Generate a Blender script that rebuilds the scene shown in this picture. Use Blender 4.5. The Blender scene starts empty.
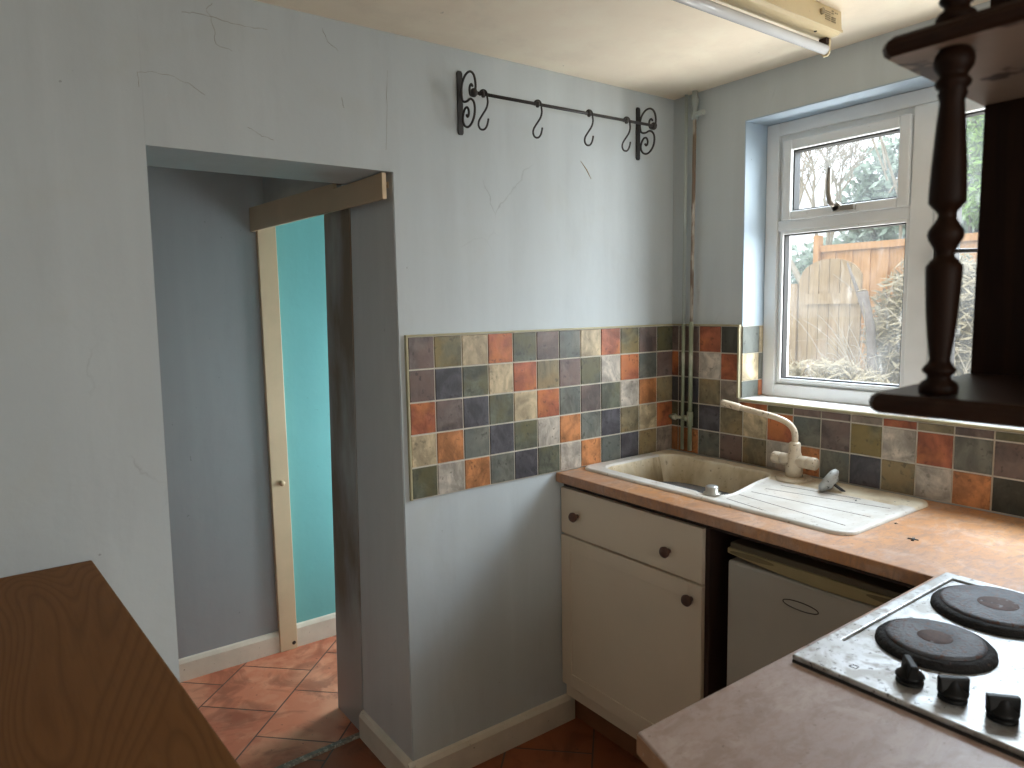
import bpy, bmesh, math, random
from mathutils import Vector, Matrix
random.seed(7)
PI=math.pi
S=bpy.context.scene
C=S.collection
# ------------------------------------------------------------------ camera
cam_d=bpy.data.cameras.new('camera'); cam=bpy.data.objects.new('camera',cam_d); C.objects.link(cam)
yaw,pit,rol=0.63487,-0.10948,-0.01747
d=Vector((math.sin(yaw)*math.cos(pit),math.cos(yaw)*math.cos(pit),math.sin(pit)))
r=Vector((math.cos(yaw),-math.sin(yaw),0)); u=r.cross(d)
r2=r*math.cos(rol)+u*math.sin(rol); u2=-r*math.sin(rol)+u*math.cos(rol)
M=Matrix(((r2.x,u2.x,-d.x,-2.18395),(r2.y,u2.y,-d.y,-1.88391),(r2.z,u2.z,-d.z,1.52911),(0,0,0,1)))
cam.matrix_world=M
cam_d.sensor_width=36; cam_d.sensor_fit='HORIZONTAL'; cam_d.lens=704.912/1024*36; cam_d.clip_start=.02
cam_d.dof.use_dof=True; cam_d.dof.focus_distance=2.3; cam_d.dof.aperture_fstop=6.0
S.camera=cam
# ------------------------------------------------------------------ world and light
SKY=3.0
w=bpy.data.worlds.new('overcast_sky'); S.world=w; w.use_nodes=True
nt=w.node_tree; nt.nodes.clear()
o=nt.nodes.new('ShaderNodeOutputWorld'); bg=nt.nodes.new('ShaderNodeBackground')
tc=nt.nodes.new('ShaderNodeTexCoord'); sx=nt.nodes.new('ShaderNodeSeparateXYZ'); cr=nt.nodes.new('ShaderNodeValToRGB')
nt.links.new(tc.outputs['Generated'],sx.inputs[0]); nt.links.new(sx.outputs['Z'],cr.inputs[0])
cr.color_ramp.elements[0].position=0; cr.color_ramp.elements[0].color=(.26,.28,.30,1)
cr.color_ramp.elements[1].position=.8; cr.color_ramp.elements[1].color=(.90,.97,1.06,1)
nt.links.new(cr.outputs[0],bg.inputs[0]); bg.inputs[1].default_value=SKY; nt.links.new(bg.outputs[0],o.inputs[0])
def area(name,loc,rot,sx_,sy_,power,col=(1,1,1),portal=False):
    l=bpy.data.lights.new(name,'AREA'); l.shape='RECTANGLE'; l.size=sx_; l.size_y=sy_; l.energy=power; l.color=col
    if portal: l.cycles.is_portal=True
    ob=bpy.data.objects.new(name,l); ob.location=loc; ob.rotation_euler=rot; C.objects.link(ob); return ob
area('sky_portal',(.19,-.885,1.68),(0,PI/2,0),1.0,1.15,1,portal=True)            # kitchen window, faces the room
def aimed(name,loc,at,w_,h_,power,col):
    v=Vector(at)-Vector(loc); q=v.to_track_quat('-Z','Y'); return area(name,loc,q.to_euler(),w_,h_,power,col)
aimed('high_fill_lamp',(1.0,-.9,2.95),(-1.0,-.75,1.0),1.3,1.1,118,(.70,.86,1.0))      # added lamp above the kitchen window, boosting its skylight
aimed('low_fill_lamp',(.85,-.9,.5),(-1.2,-.7,2.3),1.3,.5,34,(1,.97,.92))               # added lamp to lift the ceiling, imitating bounce off paving below the window
aimed('side_fill_lamp',(1.05,-2.05,1.95),(-.9,.0,1.65),1.5,1.1,64,(.90,.97,1.0))               # added lamp out of view to the right, brightening the doorway wall
area('rear_fill_lamp',(-1.75,-3.55,1.35),(PI/2,0,0),1.2,1.4,11.5,(1,.93,.80))  # warm fill lamp added behind the camera, no source seen there
area('cloakroom_window_daylight',(-.06,.86,.95),(0,PI/2,0),.7,.44,12,(.90,.97,1))    # window of the little room beyond the lobby
S.view_settings.view_transform='Standard'; S.view_settings.look='None'; S.view_settings.gamma=1
S.view_settings.use_curve_mapping=False
S.view_settings.exposure=0.70
S.cycles.max_bounces=10; S.cycles.diffuse_bounces=6; S.cycles.transparent_max_bounces=12
S.cycles.caustics_reflective=False; S.cycles.caustics_refractive=False
S.cycles.use_denoising=True; S.cycles.sample_clamp_indirect=6
# ------------------------------------------------------------------ helpers
class MB:
    """collects geometry with material indices; builds ONE mesh object"""
    def __init__(s): s.v=[];s.f=[];s.m=[];s.sm=[]
    def add(s,vs,fs,mi=0,smooth=False):
        n=len(s.v); s.v+= [tuple(v) for v in vs]
        for f in fs: s.f.append([i+n for i in f]); s.m.append(mi); s.sm.append(smooth)
        return s
    def box(s,x0,x1,y0,y1,z0,z1,mi=0):
        x0,x1=sorted((x0,x1));y0,y1=sorted((y0,y1));z0,z1=sorted((z0,z1))
        vs=[(x0,y0,z0),(x1,y0,z0),(x1,y1,z0),(x0,y1,z0),(x0,y0,z1),(x1,y0,z1),(x1,y1,z1),(x0,y1,z1)]
        return s.add(vs,[(3,2,1,0),(4,5,6,7),(0,1,5,4),(1,2,6,5),(2,3,7,6),(3,0,4,7)],mi)
    def hexa(s,b,t,mi=0):
        n=len(b)
        return s.add(list(b)+list(t),[tuple(range(n))[::-1],tuple(range(n,2*n))]+[(i,(i+1)%n,n+(i+1)%n,n+i) for i in range(n)],mi)
    def cells(s,xs,ys,keep,z0,z1,mi=0):
        nx,ny=len(xs),len(ys); base=len(s.v)
        vs=[(x,y,z1) for y in ys for x in xs]+[(x,y,z0) for y in ys for x in xs]
        N=nx*ny; K=set(keep); fs=[]
        for (i,j) in K:
            a=j*nx+i; fs.append((a,a+1,a+nx+1,a+nx)); fs.append((a+N,a+N+nx,a+N+nx+1,a+N+1))
            if (i,j-1) not in K: fs.append((a,a+N,a+N+1,a+1))
            if (i,j+1) not in K: fs.append((a+nx+1,a+N+nx+1,a+N+nx,a+nx))
            if (i-1,j) not in K: fs.append((a+nx,a+N+nx,a+N,a))
            if (i+1,j) not in K: fs.append((a+1,a+N+1,a+N+nx+1,a+nx+1))
        return s.add(vs,fs,mi)
    def tube(s,pts,rad,n=8,mi=0,cap=True,smooth=True,flat=None):
        pts=[Vector(p) for p in pts]; rs=rad if isinstance(rad,(list,tuple)) else [rad]*len(pts)
        T=[]
        for i in range(len(pts)):
            a=pts[max(i-1,0)];b=pts[min(i+1,len(pts)-1)]; t=(b-a)
            T.append(t.normalized() if t.length>1e-9 else Vector((0,0,1)))
        up=Vector((0,0,1)) if abs(T[0].z)<.9 else Vector((1,0,0))
        N=(up-T[0]*up.dot(T[0])).normalized(); vs=[]
        for i,p in enumerate(pts):
            N=(N-T[i]*N.dot(T[i])); N=N.normalized() if N.length>1e-6 else Vector((1,0,0)); B=T[i].cross(N)
            for k in range(n):
                a=2*PI*k/n; vs.append(p+(N*math.cos(a)+B*math.sin(a))*rs[i])
        fs=[(i*n+k,i*n+(k+1)%n,(i+1)*n+(k+1)%n,(i+1)*n+k) for i in range(len(pts)-1) for k in range(n)]
        s.add(vs,fs,mi,smooth)
        if cap:
            m=len(s.v)-len(vs); s.f.append([m+k for k in range(n)][::-1]); s.m.append(mi); s.sm.append(False)
            m2=m+(len(pts)-1)*n; s.f.append([m2+k for k in range(n)]); s.m.append(mi); s.sm.append(False)
        return s
    def lathe(s,c,prof,n=24,axis='z',mi=0,smooth=True):
        c=Vector(c); vs=[]
        for (rr,h) in prof:
            for k in range(n):
                a=2*PI*k/n; p=(rr*math.cos(a),rr*math.sin(a),h)
                if axis=='x': p=(p[2],p[0],p[1])
                if axis=='y': p=(p[1],p[2],p[0])
                vs.append(c+Vector(p))
        fs=[(i*n+k,i*n+(k+1)%n,(i+1)*n+(k+1)%n,(i+1)*n+k) for i in range(len(prof)-1) for k in range(n)]
        fs+=[tuple(range(n))[::-1],tuple((len(prof)-1)*n+k for k in range(n))]
        return s.add(vs,fs,mi,smooth)
    def build(s,name,mats,parent=None,bevel=0,seg=2,sub=0,shade_angle=None):
        me=bpy.data.meshes.new(name)
        off=parent_world(parent)
        me.from_pydata([(v[0]-off.x,v[1]-off.y,v[2]-off.z) for v in s.v],[],s.f)
        if not isinstance(mats,(list,tuple)): mats=[mats]
        for m in mats: me.materials.append(m)
        for p,mi,sm in zip(me.polygons,s.m,s.sm): p.material_index=mi; p.use_smooth=sm
        me.update()
        bm=bmesh.new(); bm.from_mesh(me); bmesh.ops.recalc_face_normals(bm,faces=bm.faces); bm.to_mesh(me); bm.free()
        ob=bpy.data.objects.new(name,me); C.objects.link(ob)
        if parent: ob.parent=parent
        if bevel:
            b=ob.modifiers.new('bevel','BEVEL'); b.width=bevel; b.segments=seg; b.limit_method='ANGLE'; b.angle_limit=math.radians(40)
            b.harden_normals=False
        if sub:
            b=ob.modifiers.new('sub','SUBSURF'); b.levels=sub; b.render_levels=sub
        return ob
def parent_world(p):
    v=Vector((0,0,0))
    while p: v+=p.location; p=p.parent
    return v
def tag(o,label=None,cat=None,group=None,kind=None):
    if label: o['label']=label
    if cat: o['category']=cat
    if group: o['group']=group
    if kind: o['kind']=kind
    return o
def thing(name,loc,label,cat,group=None):
    o=bpy.data.objects.new(name,None); o.empty_display_size=.05; C.objects.link(o); o.location=loc
    return tag(o,label,cat,group)
def struct(name,mb,mat,bevel=0,parent=None,label=None):
    o=mb.build(name,mat,parent,bevel)
    if not parent: o['kind']='structure'
    if label: o['label']=label
    return o
def copy_tree(o,parent=None):
    c=o.copy(); C.objects.link(c)
    if parent: c.parent=parent
    for ch in list(o.children): copy_tree(ch,c)
    return c
# ------------------------------------------------------------------ materials
class NT:
    def __init__(s,name):
        s.m=bpy.data.materials.new(name); s.m.use_nodes=True; s.t=s.m.node_tree; s.b=s.t.nodes['Principled BSDF']
        s.tc=s.t.nodes.new('ShaderNodeTexCoord')
    def map(s,scale=(1,1,1),rot=(0,0,0),src='Object'):
        n=s.t.nodes.new('ShaderNodeMapping'); n.inputs['Scale'].default_value=scale; n.inputs['Rotation'].default_value=rot
        s.t.links.new(s.tc.outputs[src],n.inputs[0]); return n.outputs[0]
    def noise(s,scale,detail=4,vec=None,rough=.55,dist=0):
        n=s.t.nodes.new('ShaderNodeTexNoise'); n.inputs['Scale'].default_value=scale; n.inputs['Detail'].default_value=detail
        n.inputs['Roughness'].default_value=rough; n.inputs['Distortion'].default_value=dist
        s.t.links.new(vec if vec is not None else s.tc.outputs['Object'],n.inputs['Vector']); return n.outputs['Fac']
    def ramp(s,fac,stops):
        n=s.t.nodes.new('ShaderNodeValToRGB'); s.t.links.new(fac,n.inputs[0]); e=n.color_ramp.elements
        while len(e)<len(stops): e.new(.5)
        for i,(p,c) in enumerate(stops):
            if isinstance(c,(int,float)): c=(c,c,c)
            e[i].position=p; e[i].color=(*c,1)
        return n.outputs[0]
    def mix(s,fac,a,b,mode='MIX'):
        n=s.t.nodes.new('ShaderNodeMix'); n.data_type='RGBA'; n.blend_type=mode
        if isinstance(fac,(int,float)): n.inputs[0].default_value=fac
        else: s.t.links.new(fac,n.inputs[0])
        for i,x in ((6,a),(7,b)):
            if isinstance(x,tuple): n.inputs[i].default_value=(*x,1)
            else: s.t.links.new(x,n.inputs[i])
        return n.outputs[2]
    def math(s,op,a,b=0):
        n=s.t.nodes.new('ShaderNodeMath'); n.operation=op
        for i,x in ((0,a),(1,b)):
            if isinstance(x,(int,float)): n.inputs[i].default_value=x
            else: s.t.links.new(x,n.inputs[i])
        return n.outputs[0]
    def sep(s,src='Object'):
        n=s.t.nodes.new('ShaderNodeSeparateXYZ'); s.t.links.new(s.tc.outputs[src],n.inputs[0]); return n.outputs
    def col(s,x):
        if isinstance(x,tuple): s.b.inputs['Base Color'].default_value=(*x,1)
        else: s.t.links.new(x,s.b.inputs['Base Color'])
    def rough(s,x):
        if isinstance(x,(int,float)): s.b.inputs['Roughness'].default_value=x
        else: s.t.links.new(x,s.b.inputs['Roughness'])
    def bump(s,h,strength=.2,dist=.002):
        n=s.t.nodes.new('ShaderNodeBump'); n.inputs['Strength'].default_value=strength; n.inputs['Distance'].default_value=dist
        s.t.links.new(h,n.inputs['Height']); s.t.links.new(n.outputs[0],s.b.inputs['Normal'])
    def spec(s,v): s.b.inputs['Specular IOR Level'].default_value=v
    def metal(s,v): s.b.inputs['Metallic'].default_value=v
def srgb(r_,g_,b_):
    f=lambda c:(c/255/12.92 if c/255<=.04045 else ((c/255+.055)/1.055)**2.4)
    return (f(r_),f(g_),f(b_))
def sc(c,k): return tuple(min(1,x*k) for x in c)
def speckled(name,c,var=.12,scale=8,rough=.6,bs=.15,bd=.001,bscale=60,speck=None,speck_amt=.62,spec=.4,metal=0,speck_scale=90):
    n=NT(name); f=n.noise(scale,6)
    cc=n.ramp(f,[(.3,sc(c,1-var)),(.7,sc(c,1+var))])
    if speck:
        g=n.noise(speck_scale,3); k=n.ramp(g,[(speck_amt,0),(speck_amt+.06,1)]); cc=n.mix(k,cc,speck)
    n.col(cc); n.rough(rough); n.bump(n.noise(bscale,4),bs,bd); n.spec(spec); n.metal(metal); return n.m
def wallpaint(name,c,cracks=False,stain=None):
    n=NT(name)
    big=n.noise(1.3,5); cc=n.ramp(big,[(.3,sc(c,.95)),(.7,sc(c,1.05))])
    st=n.noise(9,4,n.map((1,1,.06))); cc=n.mix(n.ramp(st,[(.45,0),(.7,.30)]),cc,sc(c,1.2))     # runs in the paint
    sm=n.noise(3.5,7,dist=.6); cc=n.mix(n.ramp(sm,[(.55,0),(.75,.22)]),cc,stain or sc(c,.82))
    sp=n.noise(42,2); cc=n.mix(n.ramp(sp,[(.765,0),(.785,.5)]),cc,sc(c,.35)); cc=n.mix(n.ramp(n.noise(7,8,n.map((1,1,.2)),rough=.7),[(.52,0),(.64,.2)]),cc,sc(c,.8))
    hgt=n.noise(14,6)
    if cracks:
        v=n.t.nodes.new('ShaderNodeTexVoronoi'); v.feature='DISTANCE_TO_EDGE'; v.inputs['Scale'].default_value=2.4
        nn=n.t.nodes.new('ShaderNodeTexNoise'); nn.inputs['Scale'].default_value=6; nn.inputs['Detail'].default_value=6
        n.t.links.new(n.tc.outputs['Object'],nn.inputs['Vector'])
        va=n.t.nodes.new('ShaderNodeVectorMath'); va.operation='MULTIPLY_ADD'; va.inputs[1].default_value=(.16,.16,.16)
        n.t.links.new(nn.outputs['Color'],va.inputs[0]); n.t.links.new(n.tc.outputs['Object'],va.inputs[2]); n.t.links.new(va.outputs[0],v.inputs['Vector'])
        ln=n.ramp(v.outputs['Distance'],[(.0,1),(.006,0)])
        mk=n.ramp(n.noise(1.7,3,n.map((1,1,1.3))),[(.60,0),(.68,.35)])
        cc=n.mix(n.math('MULTIPLY',ln,mk),cc,sc(c,.3))
    n.col(cc); n.rough(.55); n.spec(.3); n.bump(hgt,.35,.004); return n.m
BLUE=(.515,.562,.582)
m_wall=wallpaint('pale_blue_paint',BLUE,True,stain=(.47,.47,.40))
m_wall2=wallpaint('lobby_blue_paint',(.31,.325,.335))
m_reveal=wallpaint('reveal_blue_paint',(.42,.51,.59))
m_teal=wallpaint('teal_paint',(.18,.47,.47))
m_ceil=wallpaint('cream_ceiling_paint',(.90,.80,.65),stain=(.76,.64,.47))
m_cream=speckled('cream_gloss_paint',(.66,.60,.50),.08,12,.35,.1,.001,40,(.25,.20,.14),.70)
m_jamb=speckled('jamb_cream_paint',(.62,.475,.31),.08,5,.4,.15,.001,30,(.2,.15,.1),.74)
m_brownboard=speckled('brown_board_paint',(.50,.38,.25),.06,6,.45,.1,.001,40)
# partition edge board: blue-grey paint rubbed through to brown near its free edge
n=NT('rubbed_grey_paint'); s_=n.sep()
f=n.ramp(n.noise(5,6,n.map((1,1,.35))),[(.38,0),(.62,1)]); z_=n.ramp(s_['Z'],[(.25,0),(.5,1)]); k=n.math('MULTIPLY',f,z_)
n.col(n.mix(k,(.36,.37,.36),(.17,.125,.08))); n.rough(.5); m_rub=n.m
m_door_reveal=wallpaint('doorway_side_paint',(.54,.55,.55))
# floor of terracotta tiles laid on the diagonal
def terracotta(name,rot,scale,c1,c2,c3,mortar,rough=.45,loc=(0,0,0)):
    n=NT(name); v=n.map((1,1,1),(0,0,rot)); v.node.inputs['Location'].default_value=loc
    br=n.t.nodes.new('ShaderNodeTexBrick'); br.offset=.5; br.inputs['Scale'].default_value=1
    br.inputs['Brick Width'].default_value=scale; br.inputs['Row Height'].default_value=scale; br.inputs['Mortar Size'].default_value=.0035
    br.inputs['Mortar Smooth'].default_value=.3; br.inputs['Bias'].default_value=0
    br.inputs['Color1'].default_value=(*c1,1); br.inputs['Color2'].default_value=(*c2,1); br.inputs['Mortar'].default_value=(*mortar,1)
    n.t.links.new(v,br.inputs['Vector'])
    f=n.noise(7,7); cc=n.mix(n.ramp(f,[(.46,0),(.60,.75)]),br.outputs['Color'],c3)
    f2=n.noise(4,8,dist=1.5); cc=n.mix(n.ramp(f2,[(.50,0),(.62,.6)]),cc,sc(c1,.55))
    g=n.noise(2.5,5); cc=n.mix(n.ramp(g,[(.5,0),(.8,.4)]),cc,sc(c3,1.3))
    sp=n.noise(60,2); cc=n.mix(n.ramp(sp,[(.70,0),(.74,.7)]),cc,(.05,.035,.03))
    # keep the joints dark over the blotches
    cc=n.mix(br.outputs['Fac'],cc,mortar)
    n.col(cc); n.rough(rough); h=n.math('ADD',n.math('MULTIPLY',br.outputs['Fac'],-1),n.math('MULTIPLY',f,.35)); n.bump(h,.5,.003); n.spec(.35)
    return n.m
m_floor_l=terracotta('lobby_terracotta',math.radians(-45),.3125,(.36,.10,.055),(.60,.21,.115),(.66,.30,.18),(.10,.055,.04),.45,(.18,.0515,0))
m_floor_k=terracotta('kitchen_quarry_tile',math.radians(-45),.30,(.24,.070,.028),(.29,.09,.036),(.24,.08,.035),(.09,.055,.04))
m_metal_strip=speckled('threshold_metal',(.22,.19,.16),.35,60,.55,.3,.001,120,(.42,.38,.32),.56,metal=.2)
# tiles
TC={'P':(106,93,88),'O':(108,102,74),'C':(188,168,132),'R':(158,84,50),'G':(92,95,80),'S':(106,106,96),'T':(180,116,64),
    'B':(80,78,84),'W':(182,172,158),'K':(126,114,86),'D':(62,64,56),'M':(142,128,114)}
m_tile={}
for key,cv in TC.items():
    c=srgb(*cv); gm=sum(c)/3; c=tuple(.88*x+.12*gm for x in c); n=NT('slate_tile_'+{'P':'purple','O':'olive','C':'cream','R':'rust','G':'green','S':'grey','T':'orange','B':'blue','W':'white','K':'khaki','D':'dark','M':'mauve'}[key])
    a=n.noise(9,7,n.map((1,1,1),(.3,.5,.2)),dist=1.2); b=n.noise(24,5,n.map((1,1,.5),(.6,.3,.7)))
    cc=n.ramp(a,[(.36,sc(c,.58)),(.5,c),(.63,sc(c,1.45))])
    vn=n.noise(34,10,n.map((1,1,.55),(.5,.4,.3)),rough=.7,dist=.5); cc=n.mix(n.ramp(vn,[(.50,0),(.60,.45)]),cc,sc(c,.55)); cc=n.mix(n.ramp(vn,[(.36,.40),(.44,0)]),cc,sc(c,1.6))
    tint={'O':(140,120,70),'G':(104,98,66),'S':(98,104,100),'P':(122,100,92),'R':(200,124,72),'K':(150,128,90)}.get(key)
    if tint: cc=n.mix(n.ramp(n.noise(7,4),[(.46,0),(.58,.7)]),cc,srgb(*tint))
    cc=n.mix(n.ramp(n.noise(48,3),[(.62,0),(.70,.7)]),cc,sc(c,.38))
    n.col(cc); n.rough(.42); n.bump(n.math('ADD',a,n.math('MULTIPLY',vn,.7)),.6,.004); n.spec(.45); m_tile[key]=n.m
m_grout=speckled('tile_grout',(.62,.58,.50),.1,20,.8)
m_trim=speckled('brass_trim',(.42,.38,.24),.12,10,.4)
TK=list(TC); TILE_MATS=[m_grout]+[m_tile[k] for k in TK]
m_pvc=speckled('upvc_white',(.80,.81,.80),.04,9,.35,.05,.0006,30,(.35,.28,.22),.73,speck_scale=70)
m_rubber=speckled('black_gasket',(.02,.018,.016),.1,20,.6)
m_sill=speckled('sill_paint',(.74,.71,.68),.08,5,.4,.15,.001,30,(.58,.36,.22),.60,speck_scale=9)
m_white=speckled('cabinet_white',(.74,.63,.49),.03,4,.45,.03,.0005,40,(.25,.2,.15),.77,spec=.35)
m_fridge=speckled('fridge_enamel',(.50,.47,.41),.05,4,.35,.03,.0005,30,(.28,.22,.12),.74)
m_fridgecap=speckled('fridge_yellowed_plastic',(.42,.34,.17),.1,6,.4,.05,.0005,30,(.2,.14,.06),.7)
m_darkmetal=speckled('wrought_iron',(.022,.019,.018),.3,30,.5,.3,.001,120,spec=.5)
m_black=speckled('black_plastic',(.006,.006,.006),.1,20,.45,.05,.0005,spec=.25)
m_knob=speckled('brown_knob',(.10,.05,.035),.25,40,.5,.1,.0006,80)
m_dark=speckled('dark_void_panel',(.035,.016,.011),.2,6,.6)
m_plinth=speckled('plinth_wood',(.20,.085,.04),.15,9,.5)
m_steel=speckled('galvanised',(.55,.55,.53),.15,20,.35,.1,.001,60,(.2,.18,.15),.68,metal=.8)
m_tape=speckled('pale_tape',(.75,.72,.66),.1,20,.6)
m_tubeglass=speckled('lamp_tube_glass',(.66,.66,.67),.03,4,.18)
m_batten=speckled('yellowed_batten_enamel',(.68,.56,.34),.06,8,.35,.05,.0005,30,(.4,.3,.15),.72)
m_print=speckled('printed_grey',(.34,.28,.18),.1,20,.6)
m_beige=speckled('beige_tap_enamel',(.60,.50,.37),.16,22,.36,.1,.0008,60,(.20,.15,.09),.62,speck_scale=110)
def pipe_mat(name,paint,rust,amt):
    n=NT(name); k=n.ramp(n.noise(26,6,n.map((1,1,.25))),[(amt,0),(amt+.08,1)])
    n.col(n.mix(k,paint,rust)); n.rough(.5); n.bump(n.noise(60,4),.4,.001); return n.m
m_pipe=pipe_mat('painted_pipe',(.38,.42,.40),(.22,.2,.12),.62)
m_pipe_green=pipe_mat('verdigris_pipe',(.25,.28,.19),(.50,.52,.42),.52)
m_rust=pipe_mat('rusted_pipe',(.20,.14,.10),(.50,.46,.40),.50)
def wood(name,c1,c2,scale=3,dirx=(18,18,1.2),rough=.45,fine=.25,worn=None,spec=.4):
    n=NT(name); v=n.map(dirx); a=n.noise(scale,7,v,.6,1.5); cc=n.ramp(a,[(.35,c1),(.65,c2)])
    b=n.noise(scale*6,3,v); cc=n.mix(n.ramp(b,[(.5,0),(.75,fine*2)]),cc,sc(c1,.6))
    if worn:
        k=n.ramp(n.noise(3.2,8,dist=.8),[(worn[1],0),(worn[1]+.16,worn[2])]); cc=n.mix(k,cc,worn[0])
        k2=n.ramp(n.noise(90,3),[(.66,0),(.72,.55)]); cc=n.mix(k2,cc,sc(c1,.35))
    n.col(cc); n.rough(rough); n.bump(a,.12,.001); n.spec(spec); return n.m
n=NT('worn_tan_laminate'); a=n.noise(2.4,7,dist=1); cc=n.ramp(a,[(.38,(.47,.205,.070)),(.62,(.58,.28,.11))])
s_=n.sep(); scuff_glare=n.math('ADD',n.math('MULTIPLY',s_['X'],-.75),n.math('MULTIPLY',n.noise(4,8,dist=1.2),.9))      # scuffing plus painted-in glare, greyer towards the peninsula end
wk_=n.ramp(scuff_glare,[(.52,0),(1.1,.92)]); cc=n.mix(wk_,cc,(.37,.275,.235))
cc=n.mix(n.ramp(n.noise(30,9,n.map((1,2.2,1),(0,0,.6)),rough=.75,dist=.4),[(.48,0),(.60,.45)]),cc,(.30,.18,.13))
cc=n.mix(n.ramp(n.noise(11,9,rough=.7,dist=.8),[(.50,0),(.60,.22)]),cc,(.60,.50,.44))
cc=n.mix(n.ramp(n.noise(15,10,n.map((1,1.8,1),(0,0,.4)),rough=.75,dist=.6),[(.50,0),(.60,.45)]),cc,(.25,.155,.11))
cc=n.mix(n.ramp(n.noise(120,3),[(.66,0),(.72,.6)]),cc,(.12,.07,.05)); n.col(cc); n.rough(n.ramp(a,[(.3,.36),(.7,.5)])); n.bump(n.noise(70,5),.15,.0008); n.spec(.45); m_top=n.m
# the brown left-hand worktop, long grain in y with ovals
n=NT('dark_oak_laminate'); v=n.map((1.15,.30,1)); a=n.noise(3.2,1.5,v,.4,.6)
rings=n.math('FRACT',n.math('MULTIPLY',a,42)); cc=n.ramp(rings,[(.0,(.185,.078,.024)),(.5,(.20,.087,.028)),(.85,(.155,.064,.019)),(1,(.185,.078,.024))])
cc=n.mix(n.ramp(n.noise(30,4,n.map((5,.35,5))),[(.48,0),(.72,.35)]),cc,(.13,.055,.018)); n.col(cc); n.rough(.6); n.spec(.15); m_brown=n.m
m_edge=speckled('worn_edge_band',(.36,.19,.10),.15,14,.5,.1,.001,60,(.5,.42,.34),.68)
m_darkwood=wood('dark_stained_pine',(.018,.006,.003),(.034,.013,.006),3,(12,2,2),.40,.2,spec=.25)
m_darkwood_v=wood('dark_stained_panel',(.012,.004,.002),(.024,.009,.004),3,(12,12,1),.5,.2,spec=.15)
# sink composite
n=NT('stained_sink_composite'); s_=n.sep()
base=n.ramp(n.noise(10,6),[(.36,(.56,.515,.45)),(.62,(.68,.65,.60))])
base=n.mix(n.ramp(n.noise(5,6,n.map((1,1,1)),dist=.6),[(.52,0),(.66,.5)]),base,(.62,.50,.39))
dirty=n.ramp(n.noise(9,8,n.map((1,1,.5))),[(.36,(.46,.35,.20)),(.5,(.66,.55,.37)),(.64,(.76,.67,.50))])
bowl=n.mix(n.ramp(n.noise(16,8,n.map((1,1,.25)),dist=.8),[(.50,0),(.62,.75)]),dirty,(.30,.21,.12))
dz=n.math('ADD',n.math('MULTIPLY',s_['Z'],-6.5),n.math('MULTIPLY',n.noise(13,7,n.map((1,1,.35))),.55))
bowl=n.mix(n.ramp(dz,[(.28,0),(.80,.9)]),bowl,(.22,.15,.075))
tray=n.math('MULTIPLY',n.math('GREATER_THAN',s_['Z'],.0022),n.math('LESS_THAN',s_['Z'],.0060))
front=n.math('LESS_THAN',s_['X'],-.165); far=n.math('LESS_THAN',s_['Y'],-.50)       # object origin is the bowl's middle line
inb=n.math('MULTIPLY',n.math('GREATER_THAN',s_['Y'],-.60),n.math('LESS_THAN',s_['Z'],.0015))
cc=n.mix(inb,base,bowl); rim=n.math('GREATER_THAN',s_['Z'],.0075); back=n.math('GREATER_THAN',s_['X'],.125)
cc=n.mix(n.math('MULTIPLY',back,.8),cc,dirty)
cc=n.mix(n.ramp(n.noise(70,6),[(.62,0),(.70,.6)]),cc,(.24,.16,.09))
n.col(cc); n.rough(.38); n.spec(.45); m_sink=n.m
n=NT('grey_water'); n.col((.17,.19,.22)); n.rough(.15); n.bump(n.noise(20,2),.05,.001); m_water=n.m
m_groove=speckled('dirty_groove',(.10,.07,.05),.2,30,.7)
# hob
n=NT('worn_hob_steel'); a=n.noise(5,7,dist=.6); cc=n.ramp(a,[(.38,(.38,.38,.37)),(.62,(.62,.63,.64))])
cc=n.mix(n.ramp(n.noise(16,8,dist=1),[(.48,0),(.60,.6)]),cc,(.24,.21,.17))
cc=n.mix(n.ramp(n.noise(40,6),[(.54,0),(.70,.75)]),cc,(.20,.17,.14)); cc=n.mix(n.ramp(n.noise(120,4),[(.62,0),(.67,.8)]),cc,(.05,.045,.04))
n.col(cc); n.metal(.6); n.rough(n.ramp(a,[(.3,.30),(.7,.5)])); n.bump(n.noise(60,5),.15,.001); m_hob=n.m
n=NT('cast_iron_plate'); a=n.noise(14,7); cc=n.ramp(a,[(.38,(.040,.040,.046)),(.62,(.105,.105,.118))])
cc=n.mix(n.ramp(n.noise(110,6),[(.55,0),(.60,1)]),cc,(.08,.035,.025)); n.col(cc); n.rough(.55); n.spec(.5); n.bump(n.noise(160,6),1.0,.002); m_plate=n.m
m_platecen=speckled('rusty_plate_centre',(.085,.045,.034),.35,60,.7,.5,.001,150,(.22,.20,.2),.6)
m_burnt=speckled('burnt_crust',(.010,.008,.007),.4,60,.8,.9,.004,120,(.10,.05,.035),.66)
# glass: thin dirty pane
m_bounce_slab=speckled('pale_bounce_slab',(.55,.52,.46),.1,6,.8)
n=NT('dirty_window_glass'); t=n.t; t.nodes.remove(n.b)
out=[x for x in t.nodes if x.type=='OUTPUT_MATERIAL'][0]
tr=t.nodes.new('ShaderNodeBsdfTransparent'); gl=t.nodes.new('ShaderNodeBsdfGlossy'); gl.inputs['Roughness'].default_value=.02
tl=t.nodes.new('ShaderNodeBsdfTranslucent'); tl.inputs['Color'].default_value=(.9,.9,.88,1)
m1=t.nodes.new('ShaderNodeMixShader'); m2=t.nodes.new('ShaderNodeMixShader'); m1.inputs[0].default_value=.05
t.links.new(tr.outputs[0],m1.inputs[1]); t.links.new(gl.outputs[0],m1.inputs[2])
s_=n.sep(); dirt=n.math('ADD',n.ramp(n.noise(5,7,dist=.4),[(.35,.008),(.75,.035)]),n.ramp(n.noise(50,5,n.map((1,1,.3))),[(.6,0),(.72,.03)]))
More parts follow.
